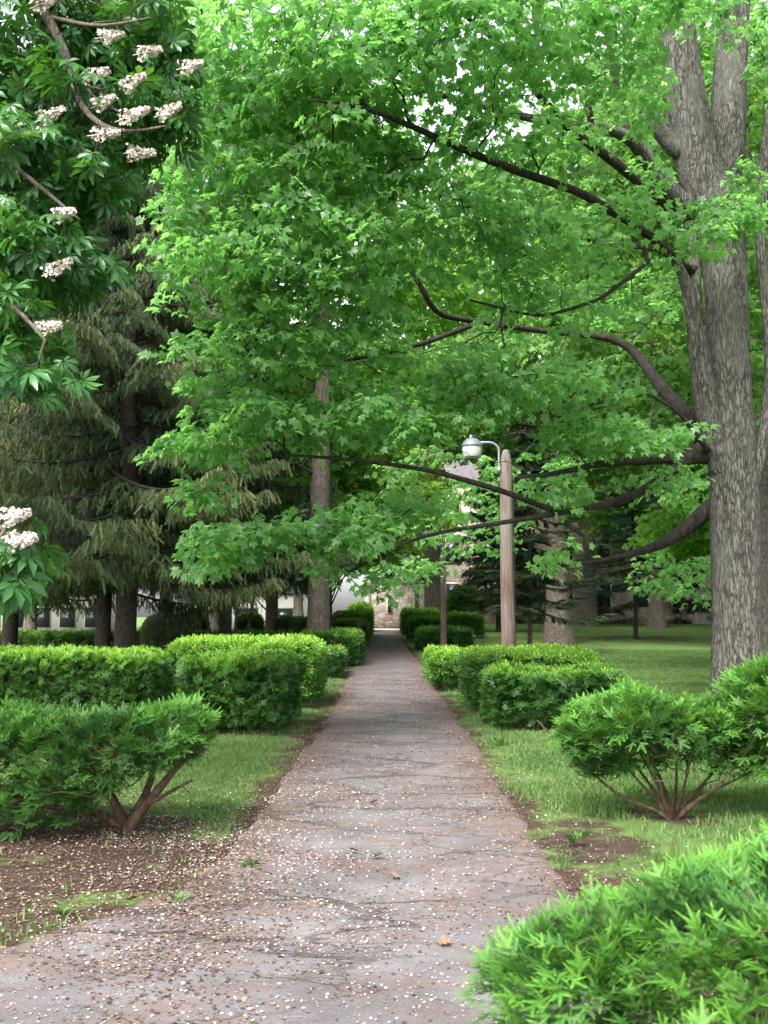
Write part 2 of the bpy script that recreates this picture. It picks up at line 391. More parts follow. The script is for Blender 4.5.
M_PETAL = variegated('fallen_petal', [(0, (.13, .085, .07)), (.35, (.30, .22, .205)), (.75, (.47, .38, .37)), (1, (.62, .53, .53))], .7)
M_LITTER = variegated('dry_leaf_litter', [(0, (.030, .018, .013)), (.45, (.075, .042, .028)), (.8, (.14, .080, .050)), (1, (.25, .17, .11))])

# ground
m, nt, p, o = newmat('lawn_and_soil'); M_GROUND = m
v = geopos(nt)
a = nt.nodes.new('ShaderNodeAttribute'); a.attribute_name = 'tint'
g = ramp(nt, [(.25, (.045, .085, .022)), (.5, (.088, .155, .038)), (.75, (.14, .21, .058))], noise(nt, v, 2.2, 6, .7)).outputs[0]
g = mixc(nt, math_(nt, 'MULTIPLY', noise(nt, geopos(nt, (14, 14, 14)), 3, 3), .5), g, (.12, .17, .06))
d = ramp(nt, [(.25, (.028, .018, .014)), (.5, (.062, .041, .031)), (.78, (.12, .083, .063))], noise(nt, v, 9, 8, .75)).outputs[0]
f = math_(nt, 'ADD', a.outputs['Fac'], math_(nt, 'MULTIPLY', math_(nt, 'SUBTRACT', noise(nt, v, 1.4, 6, .7), .5), 1.8))
f = ramp(nt, [(.42, (0, 0, 0)), (.60, (1, 1, 1))], f).outputs[0]
nt.links.new(mixc(nt, f, g, d), p.inputs['Base Color']); p.inputs['Roughness'].default_value = .95; p.inputs['Specular IOR Level'].default_value = .1
bump(nt, p, noise(nt, v, 30, 6, .8), .7, .04)

# old asphalt path
m, nt, p, o = newmat('old_asphalt'); M_PATH = m
v = geopos(nt)
base = ramp(nt, [(.25, (.080, .075, .077)), (.5, (.138, .129, .134)), (.75, (.21, .196, .200))], noise(nt, v, 1.3, 7, .65)).outputs[0]
gr = ramp(nt, [(.35, (.45, .45, .45)), (.6, (1, 1, 1)), (.78, (1.6, 1.55, 1.5))], noise(nt, v, 130, 3, .7)).outputs[0]
mm = nt.nodes.new('ShaderNodeMix'); mm.data_type = 'RGBA'; mm.blend_type = 'MULTIPLY'; mm.inputs[0].default_value = .7
nt.links.new(base, mm.inputs[6]); nt.links.new(gr, mm.inputs[7]); c = mm.outputs[2]
# warm dry debris ground into the surface, thicker in the hollows and by the edges (edge distance carried by tint)
a = nt.nodes.new('ShaderNodeAttribute'); a.attribute_name = 'tint'
br = math_(nt, 'ADD', noise(nt, geopos(nt, (1, 1.4, 1)), 1.7, 8, .75), math_(nt, 'MULTIPLY', a.outputs['Fac'], .24))
br = ramp(nt, [(.47, (0, 0, 0)), (.64, (1, 1, 1))], br).outputs[0]
br = math_(nt, 'MULTIPLY', br, ramp(nt, [(.3, (.25, .25, .25)), (.6, (1, 1, 1))], noise(nt, v, 45, 5, .8)).outputs[0])
brc = ramp(nt, [(.3, (.070, .044, .034)), (.7, (.165, .105, .078))], noise(nt, v, 60, 3)).outputs[0]
c = mixc(nt, math_(nt, 'MULTIPLY', br, .82), c, brc)
# cracks, mostly across the walk
def crack(scale, seedoff, wid):
    mp = geopos(nt, scale); nn = node(nt, 'ShaderNodeTexNoise', Scale=1.6, Detail=6, Roughness=.7); nt.links.new(mp, nn.inputs['Vector'])
    s_ = node(nt, 'ShaderNodeVectorMath', operation='SCALE'); s_.inputs['Scale'].default_value = .75; nt.links.new(nn.outputs['Color'], s_.inputs[0])
    ad = node(nt, 'ShaderNodeVectorMath', operation='ADD'); nt.links.new(mp, ad.inputs[0]); nt.links.new(s_.outputs[0], ad.inputs[1])
    a2 = node(nt, 'ShaderNodeVectorMath', operation='ADD'); nt.links.new(ad.outputs[0], a2.inputs[0]); a2.inputs[1].default_value = (seedoff, seedoff*.7, 0)
    vo = node(nt, 'ShaderNodeTexVoronoi', Scale=1); vo.feature = 'DISTANCE_TO_EDGE'; nt.links.new(a2.outputs[0], vo.inputs['Vector'])
    gate = ramp(nt, [(.40, (0, 0, 0)), (.55, (1, 1, 1))], noise(nt, a2.outputs[0], 1.3, 3)).outputs[0]
    ln = ramp(nt, [(0, (1, 1, 1)), (wid, (0, 0, 0))], vo.outputs[0]).outputs[0]
    return math_(nt, 'MULTIPLY', ln, gate)
ck = math_(nt, 'MAXIMUM', crack((.38, .95, .5), 3.1, .035), math_(nt, 'MULTIPLY', crack((1.3, 2.0, .5), 7.7, .03), .6))
c = mixc(nt, math_(nt, 'MULTIPLY', ck, .70), c, (.030, .024, .020))
nt.links.new(c, p.inputs['Base Color']); p.inputs['Roughness'].default_value = .9; p.inputs['Specular IOR Level'].default_value = .2
h = math_(nt, 'SUBTRACT', math_(nt, 'ADD', math_(nt, 'MULTIPLY', noise(nt, v, 90, 4, .8), .25), noise(nt, v, 2.5, 4)), math_(nt, 'MULTIPLY', ck, 1.2))
bump(nt, p, h, .6, .03)

# rubble stone wall
m, nt, p, o = newmat('rubble_stone'); M_STONE = m
tc = mapped(nt, (1, 1, 1)); sx = node(nt, 'ShaderNodeSeparateXYZ'); nt.links.new(tc, sx.inputs[0])
cx = node(nt, 'ShaderNodeCombineXYZ'); nt.links.new(math_(nt, 'ADD', sx.outputs[0], sx.outputs[1]), cx.inputs[0]); nt.links.new(sx.outputs[2], cx.inputs[1])
nz = node(nt, 'ShaderNodeTexNoise', Scale=2.2, Detail=3); nt.links.new(tc, nz.inputs['Vector'])
sc_ = node(nt, 'ShaderNodeVectorMath', operation='SCALE'); sc_.inputs['Scale'].default_value = .22; nt.links.new(nz.outputs['Color'], sc_.inputs[0])
mp_ = nt.nodes.new('ShaderNodeMapping'); mp_.inputs['Scale'].default_value = (1.9, 3.3, 1); nt.links.new(cx.outputs[0], mp_.inputs[0])
ad = node(nt, 'ShaderNodeVectorMath', operation='ADD'); nt.links.new(mp_.outputs[0], ad.inputs[0]); nt.links.new(sc_.outputs[0], ad.inputs[1])
v1 = node(nt, 'ShaderNodeTexVoronoi', Scale=1, Randomness=.75); v1.distance = 'CHEBYCHEV'; nt.links.new(ad.outputs[0], v1.inputs['Vector'])
v2 = node(nt, 'ShaderNodeTexVoronoi', Scale=1, Randomness=.75); v2.feature = 'DISTANCE_TO_EDGE'; nt.links.new(ad.outputs[0], v2.inputs['Vector'])
sxc = node(nt, 'ShaderNodeSeparateXYZ'); nt.links.new(v1.outputs['Color'], sxc.inputs[0])
c = ramp(nt, [(.0, (.34, .25, .21)), (.35, (.50, .40, .34)), (.7, (.60, .52, .46)), (1, (.42, .40, .38))], sxc.outputs[0]).outputs[0]
c = mixc(nt, ramp(nt, [(.02, (1, 1, 1)), (.07, (0, 0, 0))], v2.outputs[0]).outputs[0], c, (.26, .22, .20))
nn = ramp(nt, [(.3, (.7, .68, .66)), (.7, (1.15, 1.12, 1.1))], noise(nt, tc, 2.3, 6, .7)).outputs[0]
mm = nt.nodes.new('ShaderNodeMix'); mm.data_type = 'RGBA'; mm.blend_type = 'MULTIPLY'; mm.inputs[0].default_value = 1
nt.links.new(c, mm.inputs[6]); nt.links.new(nn, mm.inputs[7]); nt.links.new(mm.outputs[2], p.inputs['Base Color'])
p.inputs['Roughness'].default_value = .9; bump(nt, p, math_(nt, 'ADD', noise(nt, tc, 6, 5), math_(nt, 'MINIMUM', v2.outputs[0], .15)), .6, .05)
M_TRIM = plain('pale_stone_trim', (.55, .50, .44), .85, var=.12)
M_GLASS = plain('window_glass', (.03, .035, .04), .12, spec=.6)
M_WHITE = plain('white_siding', (.78, .77, .74), .6, var=.06)
M_ROOF = plain('slate_roof', (.10, .09, .09), .8, var=.3, s=3)
M_METAL = plain('lamp_grey_metal', (.13, .15, .18), .45, .3, .5, .08)
M_GALV = plain('galvanised_arm', (.20, .22, .25), .4, .5, .5, .08)
M_LENS = plain('frosted_lens', (.34, .36, .36), .25, 0, .5, .05)
M_DARK = plain('black_cable', (.02, .02, .02), .6)
m, nt, p, o = newmat('weathered_pole_wood'); M_POLE = m
v = mapped(nt, (1, 1, .045)); n1 = noise(nt, v, 34, 8, .7); zz = noise(nt, mapped(nt, (1, 1, .6)), 1.1, 3)
c1 = ramp(nt, [(.30, (.024, .013, .010)), (.5, (.092, .052, .038)), (.74, (.19, .125, .095))], n1).outputs[0]
c2 = ramp(nt, [(.3, (.045, .034, .029)), (.7, (.20, .170, .150))], n1).outputs[0]
nt.links.new(mixc(nt, ramp(nt, [(.36, (0, 0, 0)), (.56, (1, 1, 1))], zz).outputs[0], c1, c2), p.inputs['Base Color'])
p.inputs['Roughness'].default_value = .85; bump(nt, p, n1, .6, .02)

# ------------------------------------------------------------------ ground and path
def spaced(a, b, near, n):           # finer spacing around zero
    t = np.linspace(math.asinh(a/near), math.asinh(b/near), n); return np.sinh(t)*near
gx = spaced(-420, 420, 3, 240); gy = spaced(-40, 700, 8, 330)
X, Y = np.meshgrid(gx, gy)
Z = gz(X, Y); hd = np.abs(X-pathc(Y)); off = np.clip((hd-1.15)/.8, 0, 1)
Pn = np.stack([X, Y, 0*X], -1)
Z = Z - .02 + off*(.025*N1(Pn, .9) + .012*N2(Pn, 4.0)+.02)
def dirt(X, Y):
    e = np.abs(X-pathc(Y))-1.1; Pn = np.stack([X, Y, 0*X], -1)
    d = np.clip(1-e/.6, 0, 1)*.62
    d = np.maximum(d, np.exp(-(((X+2.6)/1.9)**2 + ((Y-6.6)/2.2)**2)**2)*.78)
    for x, y, rx, ry, a in ((-2.4, 15, 3, 3.2, .5), (-2.2, 22, 1.3, 5, .6), (-2, 33, 1.5, 8, .6), (5.8, 17, 3.2, 4.0, .55), (8.5, 26, 3.5, 5, .35), (2.4, 17, 1.2, 4, .4), (2.3, 8.3, .9, .8, .6), (1.9, 3.4, 1.2, 1.1, 1.), (14, 58, 9, 7, .55),
                            (8.5, 50, 4, 4, .5), (-8, 27, 7, 7, .7), (-2.3, 32, 2, 3, .6), (1.4, 7.2, .7, 1.3, .75)):
        d = np.maximum(d, a*np.exp(-((X-x)/rx)**2-((Y-y)/ry)**2))
    return d
mesh('ground', np.stack([X, Y, Z], -1).reshape(-1, 3), [np.stack([(i:=np.add.outer(np.arange(329)*240, np.arange(239)).ravel()), i+1, i+241, i+240], -1)], M_GROUND, tint=dirt(X, Y).ravel(), smooth=True)
tag(bpy.data.objects['ground'], 'shaded lawn with bare brown soil beside the walk', 'ground', kind='structure')

# path, with the wider mouth at lower left where a second walk comes in
ys = np.concatenate([np.linspace(-8, 12, 420), np.linspace(12.05, 69.4, 520)])
def rag(y, k):
    y = np.asarray(y, float); return N3(np.stack([y*.9+k*7.3, 0*y+k, 0*y-k], -1))
def edge_l(y):
    b = pathc(y)-1.1
    b = b + np.interp(y, [-8, 3.2, 3.7, 4.2, 4.6, 5.0, 5.5, 6.0, 6.6, 7.4], [-7, -7, -3.6, -2.1, -1.35, -.85, -.5, -.16, -.02, 0])
    return b + .17*np.exp(-((y-16)/6.)**2) + .075*rag(y, 1) + .045*rag(y*4, 2) + .02*rag(y*11, 5)
def edge_r(y):
    return pathc(y)+1.08 - .05*np.exp(-((y-8)/3.)**2) + .075*rag(y, 3) + .045*rag(y*4, 4) + .02*rag(y*11, 6)
u = np.linspace(0, 1, 60)
XL, XR = edge_l(ys), edge_r(ys); X = XL[:, None]*(1-u)+XR[:, None]*u; Y = np.repeat(ys[:, None], 60, 1)
Pn = np.stack([X, Y, 0*X], -1); e = np.minimum(X-XL[:, None], XR[:, None]-X)
Z = gz(X, Y)+.012 + .010*N1(Pn, 1.1)+.004*N3(Pn, 3.5) - .032*np.exp(-e/.02)
n = len(ys)
po = mesh('path', np.stack([X, Y, Z], -1).reshape(-1, 3), [np.stack([(i:=np.add.outer(np.arange(n-1)*60, np.arange(59)).ravel()), i+1, i+61, i+60], -1)], M_PATH, tint=np.exp(-e/.28).ravel(), smooth=True)
tag(po, 'cracked grey asphalt walk strewn with pale petals', 'path', kind='structure')

# ------------------------------------------------------------------ stone building at the end of the walk
def bx(name, lo, hi, m, parent): b = Bag(); box(b, lo, hi); return b.build(name, m, parent)
zb = float(gz(2, 74))
sb = empty('stone_building', (0, 74, zb), 'pinkish rubble stone building closing the far end of the walk', 'building')
bx('porch_wall', (-1.25, -1.0, -.2), (3.2, 0, 3.2), M_STONE, sb)
bx('porch_coping', (-1.35, -1.1, 3.2), (3.3, .1, 3.38), M_TRIM, sb)
bx('corner_pier', (-1.62, -1.2, -.2), (-1.252, .2, 3.1), M_TRIM, sb)
wn = bx('window', (-.05, -1.05, .95), (.42, -1.002, 2.05), M_TRIM, sb); bx('window_pane', (.06, -1.08, 1.08), (.31, -1.053, 1.92), M_GLASS, wn)
bx('main_wall', (2.6, 6, -.2), (26, 18, 11.5), M_STONE, sb)
rf = Bag(); rf.add([(2.2, 5.6, 11.52), (26.4, 5.6, 11.52), (26.4, 12, 16), (2.2, 12, 16), (26.4, 18.4, 11.52), (2.2, 18.4, 11.52)], [(0, 1, 2, 3), (3, 2, 4, 5)]); rf.add([(2.2, 5.6, 11.52), (2.2, 12, 16), (2.2, 18.4, 11.52)], [(0, 1, 2)])
rf.build('roof', M_ROOF, sb)
for k in range(7):
    for fl in (1.4, 5.0, 8.4):
        x0 = 4.6+k*3.0; wn = bx('window', (x0, 5.9, fl), (x0+1.3, 5.99, fl+2.1), M_TRIM, sb); bx('window_pane', (x0+.12, 5.86, fl+.12), (x0+1.18, 5.895, fl+1.98), M_GLASS, wn)
for k in range(5): bx('porch_step', (3.5, 3.4-(-.42*k)-2.1, .0), (6.2, 5.5, .2+.2*k), M_TRIM, sb) if False else bx('porch_step', (3.25, 1.0+.42*k, .2*k), (6.0, 1.42+.42*k, .2*k+.2), M_TRIM, sb)
ds = Bag(); box(ds, (3.3, 5.7, 0), (3.5, 5.9, 6)); ds.build('downpipe', plain('rusty_pipe', (.18, .07, .05), .7), sb)
b = Bag(); box(b, (-1.75, 69.4, float(gz(0, 69.5))-.1), (1.0, 69.9, float(gz(0, 69.5))+.10))
tag(b.build('stone_step', M_TRIM), 'pale stone step across the far end of the walk', 'step')

# white buildings far off to the left
def house(px0, px1, D, h, n, label, name='white_building'):
    a, c = at(px0, 600, D)[0], at(px1, 600, D)[0]; z0 = float(gz((a+c)/2, D))
    hh = empty(name, ((a+c)/2, D, z0), label, 'building'); W = (c-a)/2
    bx('wall', (-W, 0, -.2), (W, 7, h), M_WHITE, hh)
    rf = Bag(); rf.add([(-W-.4, -.4, h+.003), (W+.4, -.4, h+.003), (W+.4, 3.5, h+2.2), (-W-.4, 3.5, h+2.2), (W+.4, 7.4, h+.003), (-W-.4, 7.4, h+.003)], [(0, 1, 2, 3), (3, 2, 4, 5)]); rf.build('roof', M_ROOF, hh)
    for k in range(n):
        x = -W + (k+.5)*2*W/n; ww = W/n*.6
        f = bx('window', (x-ww-.1, -.06, .5), (x+ww+.1, -.002, 2.3), M_TRIM, hh); bx('window_pane', (x-ww, -.1, .6), (x+ww, -.063, 2.2), M_GLASS, f)
house(-120, 106, 82, 3.4, 9, 'long low white building with a row of dark windows, seen under the left spruce')
house(195, 300, 95, 3.6, 3, 'pale low building glimpsed beyond the round clipped shrubs')

# ------------------------------------------------------------------ shrubs
def shell_points(n, c, size, e=5, seed=0, bot=.0, bump_=.05, crown=False):
    """points + normals on the rounded-box shell of a clipped shrub (no underside)"""
    r = np.random.default_rng(seed); h = np.array(size)/2.
    A = np.array([h[0]*h[1]*4*1.15, h[1]*h[2]*4, h[1]*h[2]*4, h[0]*h[2]*4, h[0]*h[2]*4]); k = r.choice(5, n, p=A/A.sum())
    q = r.uniform(-1, 1, (n, 3)); q[k == 0, 2] = 1; q[k == 1, 0] = -1; q[k == 2, 0] = 1; q[k == 3, 1] = -1; q[k == 4, 1] = 1
    L = (np.abs(q)**e).sum(1)**(1/e); q = q/L[:, None]
    nn = norm(np.sign(q)*np.abs(q)**(e-1)/h); P = q*h
    P = P + nn*(bump_*(.8*N1(P+np.asarray(c), 2.2)+.9*N2(P+np.asarray(c), 4.5)))[:, None]
    return P + np.asarray(c), nn
def branchlets(r, P, nn, d, nrm, m, back, side):
    """each point becomes a flat branchlet: m sprays ranked along it, sharing one plane"""
    k = np.repeat(np.arange(len(P)), m); t = np.tile((np.arange(m)+.5)/m, len(P)); sg = np.tile(np.where(np.arange(m) % 2, 1., -1.), len(P)); sg[np.tile(np.arange(m) == m-1, len(P))] = 0
    lat = norm(np.cross(d, nrm))[k]; w = (1-t)*.6+.4
    Q = P[k] - d[k]*(back*(1-t))[:, None] + lat*(sg*side*w*r.uniform(.4, 1.1, len(k)))[:, None] + r.normal(size=(len(k), 3))*side*.12
    D2 = norm(d[k] + lat*(sg*.62)[:, None] + r.normal(size=(len(k), 3))*.13); N2_ = norm(nrm[k]+r.normal(size=(len(k), 3))*.16)
    return Q, nn[k], D2, N2_, t, k
def clipped(name, c, size, label, group, dens=450, tm=SH_LO, seed=0, mat=None, e=7, sc_=1.0, young=.8, stems=26, layers=((0, 1), (.09, .7), (.2, .5)), bump_=.05, cat='hedge', cl=1):
    c = np.array(c, float); size = np.array(size, float); c[2] -= .05; size[2] -= .10; size[0] -= .14; size[1] -= .1; base = c - (0, 0, size[2]/2)
    z0 = float(gz(c[0], c[1])); o = empty(name, (c[0], c[1], z0), label, cat, group); loc = (c[0], c[1], z0); b = Bag(); r = np.random.default_rng(seed+5)
    area = size[0]*size[1] + 2*size[2]*(size[0]+size[1])
    for inset, k in layers:
        n = int(area*dens*k/(cl if cl < 2 else cl*.62)); sz = size-2*inset*np.array((1, 1, .8)); 
        P, nn = shell_points(n, c-(0, 0, inset*.1), sz, e, seed+int(inset*100), bump_=bump_)
        gap = N2(P, 3.1)+.7*N3(P, 5.) ; keep = (P[:, 2] > z0 + .10 + .22*r.random(n)**2) & (r.random(n) < np.clip(.95+(.9*gap if inset < .05 else 0*gap), .25, 1)); P, nn = P[keep], nn[keep]
        d = norm(nn*.75 + np.array((0, 0, .22)) + r.normal(size=nn.shape)*.50)
        side = norm(np.cross(d, r.normal(size=nn.shape))); nrm = norm(nn*.25+np.array((0, 0, .8))+side*.45+r.normal(size=nn.shape)*.3)
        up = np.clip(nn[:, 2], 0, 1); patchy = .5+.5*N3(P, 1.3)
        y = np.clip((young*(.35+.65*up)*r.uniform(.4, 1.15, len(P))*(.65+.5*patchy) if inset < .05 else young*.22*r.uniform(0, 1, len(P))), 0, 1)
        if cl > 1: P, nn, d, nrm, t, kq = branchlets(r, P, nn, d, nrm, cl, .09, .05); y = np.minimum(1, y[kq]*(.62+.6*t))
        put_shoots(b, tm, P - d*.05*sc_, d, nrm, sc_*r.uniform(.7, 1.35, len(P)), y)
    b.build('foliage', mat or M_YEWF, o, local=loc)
    sk = Skel(.16); 
    for j in range(max(2, int(size[0]*size[1]/.9))):
        q = np.array((c[0]+r.uniform(-.36, .36)*size[0], c[1]+r.uniform(-.36, .36)*size[1], z0-.05))
        sk.poly(([(c[0], c[1], z0-.12, .03)] if j else [])+[(*q, .030), (*(q+(r.normal()*.04, r.normal()*.04, .30)), .024)])
    T, _ = shell_points(int(stems*max(1, size[0]*size[1]/1.5)), c, size-.22, e, seed+77); T = T[T[:, 2] > z0+.3]
    sk.grow(T); sk.finish(.004, 2.2); bb = Bag(); sk.tubes(bb); bb.build('stems', M_TWIG, o, local=loc)
    return o
def hedge_px(name, p0, p1, D0, D1, ytop, label, group, h=None, **kw):
    a, c = at(p0, ytop, D0), at(p1, ytop, D0); z0 = float(gz((a[0]+c[0])/2, (D0+D1)/2)); top = a[2]
    if h: top = z0+h
    return clipped(name, ((a[0]+c[0])/2, (D0+D1)/2, (top+z0)/2), (c[0]-a[0], D1-D0, top-z0), label, group, **kw)
GL, GR = 'clipped yew hedges along the left side of the walk', 'clipped yew hedges along the right side of the walk'
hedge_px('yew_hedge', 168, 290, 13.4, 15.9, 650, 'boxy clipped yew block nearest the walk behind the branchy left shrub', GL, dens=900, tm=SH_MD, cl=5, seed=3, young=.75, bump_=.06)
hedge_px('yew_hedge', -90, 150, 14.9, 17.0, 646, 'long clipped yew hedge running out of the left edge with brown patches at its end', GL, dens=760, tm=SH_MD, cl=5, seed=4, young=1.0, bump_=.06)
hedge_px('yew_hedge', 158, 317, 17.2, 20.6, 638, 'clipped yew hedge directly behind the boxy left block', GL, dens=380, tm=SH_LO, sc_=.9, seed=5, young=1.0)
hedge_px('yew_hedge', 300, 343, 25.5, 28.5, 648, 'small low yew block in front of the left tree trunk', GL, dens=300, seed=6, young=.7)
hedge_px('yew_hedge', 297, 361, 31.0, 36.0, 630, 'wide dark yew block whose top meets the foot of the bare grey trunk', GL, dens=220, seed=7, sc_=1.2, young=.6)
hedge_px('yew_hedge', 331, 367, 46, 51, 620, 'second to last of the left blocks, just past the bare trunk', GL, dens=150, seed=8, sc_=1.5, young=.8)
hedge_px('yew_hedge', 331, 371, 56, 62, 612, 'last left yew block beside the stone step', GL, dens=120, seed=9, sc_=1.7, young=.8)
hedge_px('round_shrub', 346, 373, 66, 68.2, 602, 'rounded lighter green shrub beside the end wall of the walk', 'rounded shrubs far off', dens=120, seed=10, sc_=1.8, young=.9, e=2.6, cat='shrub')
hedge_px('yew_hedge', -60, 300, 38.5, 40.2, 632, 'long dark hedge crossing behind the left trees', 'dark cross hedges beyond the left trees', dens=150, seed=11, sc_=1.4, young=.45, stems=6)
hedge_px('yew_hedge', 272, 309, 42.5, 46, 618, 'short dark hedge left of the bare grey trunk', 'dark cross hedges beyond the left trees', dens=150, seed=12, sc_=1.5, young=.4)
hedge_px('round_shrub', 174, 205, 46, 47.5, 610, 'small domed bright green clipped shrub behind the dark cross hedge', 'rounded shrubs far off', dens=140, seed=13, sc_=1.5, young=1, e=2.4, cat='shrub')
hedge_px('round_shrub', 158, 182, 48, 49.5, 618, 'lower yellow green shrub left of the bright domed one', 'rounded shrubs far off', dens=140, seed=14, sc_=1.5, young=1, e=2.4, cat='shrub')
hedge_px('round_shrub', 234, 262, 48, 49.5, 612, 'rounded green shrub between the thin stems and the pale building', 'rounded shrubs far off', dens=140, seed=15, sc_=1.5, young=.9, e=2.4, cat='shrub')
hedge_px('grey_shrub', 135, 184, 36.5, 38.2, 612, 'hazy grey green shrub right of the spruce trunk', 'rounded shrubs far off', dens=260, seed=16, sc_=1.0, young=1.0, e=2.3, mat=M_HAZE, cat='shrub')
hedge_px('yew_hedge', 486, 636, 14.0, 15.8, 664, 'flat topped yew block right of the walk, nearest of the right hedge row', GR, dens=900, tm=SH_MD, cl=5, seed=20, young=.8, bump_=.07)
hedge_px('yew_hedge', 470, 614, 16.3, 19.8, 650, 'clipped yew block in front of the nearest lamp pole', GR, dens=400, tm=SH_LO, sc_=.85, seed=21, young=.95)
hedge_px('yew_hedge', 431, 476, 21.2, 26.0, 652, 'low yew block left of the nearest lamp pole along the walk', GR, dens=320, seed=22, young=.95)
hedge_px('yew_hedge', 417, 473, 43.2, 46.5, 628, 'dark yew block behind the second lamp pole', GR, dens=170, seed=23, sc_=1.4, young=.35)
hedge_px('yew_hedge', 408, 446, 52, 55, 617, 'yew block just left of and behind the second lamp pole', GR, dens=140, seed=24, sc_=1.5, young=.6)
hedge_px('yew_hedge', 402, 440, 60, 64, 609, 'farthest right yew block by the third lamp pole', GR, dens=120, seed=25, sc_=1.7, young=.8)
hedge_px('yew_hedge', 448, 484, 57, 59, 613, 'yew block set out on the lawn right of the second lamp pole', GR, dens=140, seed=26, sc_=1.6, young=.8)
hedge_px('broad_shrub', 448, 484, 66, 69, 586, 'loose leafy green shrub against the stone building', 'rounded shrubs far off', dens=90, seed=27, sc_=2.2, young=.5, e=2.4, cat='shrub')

# open-growing yews with visible stems
def open_yew(name, base, lobes, label, limbs, nshoot, tm, group, seed=1, stemr=.03, young=.8, sc_=1.0, twigs=160, dead=0):
    """lobes: (centre, radii, weight); shoots crowd the upper shell of the lobes"""
    r = np.random.default_rng(seed); o = empty(name, base, label, 'shrub', group); b = Bag()
    W = np.array([l[2] for l in lobes]); W = W/W.sum(); C = np.array([l[0] for l in lobes]); Rr = np.array([l[1] for l in lobes])
    def shell(n, depth):
        k = r.choice(len(lobes), n, p=W); v = norm(r.normal(size=(n, 3))); v[:, 2] = np.where((v[:, 2] < -.3) & (r.random(n) < .72), -v[:, 2], v[:, 2])
        q = 1-depth*r.random(n)**1.3; P = C[k]+v*Rr[k]*q[:, None]; nn = norm(v/Rr[k])
        P = P + nn*(.07*N1(P*(1, 1, 2.4), 3.2)+.05*N2(P*(1, 1, 2.), 7.))[:, None]
        ins = np.zeros(n, bool)
        for j in range(len(lobes)):
            ins |= (j != k) & ((((P-C[j])/Rr[j])**2).sum(1) < .72)
        keep = (~ins) & (P[:, 2] > gz(P[:, 0], P[:, 1])+.05); return P[keep], nn[keep]
    T, _ = shell(twigs, .3)
    sk = Skel(.10)
    for l in limbs:
        l = [l[0]]+[(a_+r.normal()*.02, b_+r.normal()*.02, c_+r.normal()*.015, d_) for a_, b_, c_, d_ in l[1:]]; sk.poly(l)
    T2 = C[(kk := r.choice(len(lobes), twigs//2, p=W))] + norm(r.normal(size=(twigs//2, 3)))*Rr[kk]*.8*(1, 1, 0) - (0, 0, 1)*np.abs(r.normal(size=(twigs//2, 1)))*.13; T2 = T2[T2[:, 2] > base[2]+.12]
    ends = sk.grow(np.concatenate([T, T2]), up=.1); sk.finish(.0048, 2.5); bb = Bag(); sk.tubes(bb); bb.build('stems', M_TWIG, o, local=base)
    P, nn = shell(nshoot//9, .42)
    hz = nn*np.array((1, 1, .45)); fan = norm(np.stack([N1(P, 9.), N2(P, 9.5), .5*N3(P, 10.)], -1))
    d = norm(norm(hz)*.9+fan*.35+np.array((0, 0, .12))+r.normal(size=nn.shape)*.30); nrm = norm(nn*.35+np.array((0, 0, .95))+r.normal(size=nn.shape)*.25)
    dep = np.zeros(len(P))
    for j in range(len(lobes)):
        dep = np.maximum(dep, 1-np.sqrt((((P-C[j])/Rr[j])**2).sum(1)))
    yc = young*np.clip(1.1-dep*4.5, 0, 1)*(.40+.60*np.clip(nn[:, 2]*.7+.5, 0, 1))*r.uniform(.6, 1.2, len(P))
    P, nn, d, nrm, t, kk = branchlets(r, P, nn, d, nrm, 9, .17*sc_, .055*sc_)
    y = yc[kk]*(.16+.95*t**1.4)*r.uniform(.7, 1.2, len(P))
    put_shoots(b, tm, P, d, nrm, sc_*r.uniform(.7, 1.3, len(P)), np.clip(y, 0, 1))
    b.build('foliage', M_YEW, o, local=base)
    if dead:
        Dd = Bag(); c = P[r.choice(len(P), dead)]; ii = np.concatenate([np.argsort(((P-k)**2).sum(1))[:34] for k in c])
        put_shoots(Dd, tm, P[ii]+r.normal(size=(len(ii), 3))*.02, norm(d[ii]+r.normal(size=(len(ii), 3))*.3), nrm[ii], sc_*.9, r.uniform(.3, 1, len(ii))); Dd.build('dead_sprigs', M_DEAD, o, local=base)['label'] = 'rusty brown dead sprigs'
    return o, sk
def V3(*a): return np.array(a, float)
# left: branchy shrub
bs = at(125, 828, 7.55); bx0, by0 = bs[0], 7.55
L = lambda dx, dy, z, r_: (bx0+dx, by0+dy, z, r_)
limbs = [[L(0, 0, -.05, .05), L(.03, 0, .08, .045), L(.16, -.02, .22, .036), L(.30, 0, .42, .027), L(.45, .05, .55, .016), L(.55, .05, .68, .01)],
         [L(.03, 0, .08, .04), L(.12, .08, .30, .028), L(.18, .10, .55, .018)], [L(0, 0, .06, .04), L(-.12, .05, .25, .028), L(-.28, .05, .5, .018), L(-.4, 0, .65, .012)],
         [L(0, 0, .04, .04), L(-.25, 0, .16, .026), L(-.6, -.05, .35, .018), L(-.95, 0, .55, .012)], [L(.16, -.02, .2, .02), L(.32, -.1, .30, .015), L(.5, -.12, .38, .009)],
         [L(0, 0, .05, .03), L(-.05, -.15, .25, .02), L(-.1, -.3, .5, .013)], [L(-.2, 0, .15, .025), L(-.8, .15, .2, .02), L(-1.3, .2, .5, .014)]]
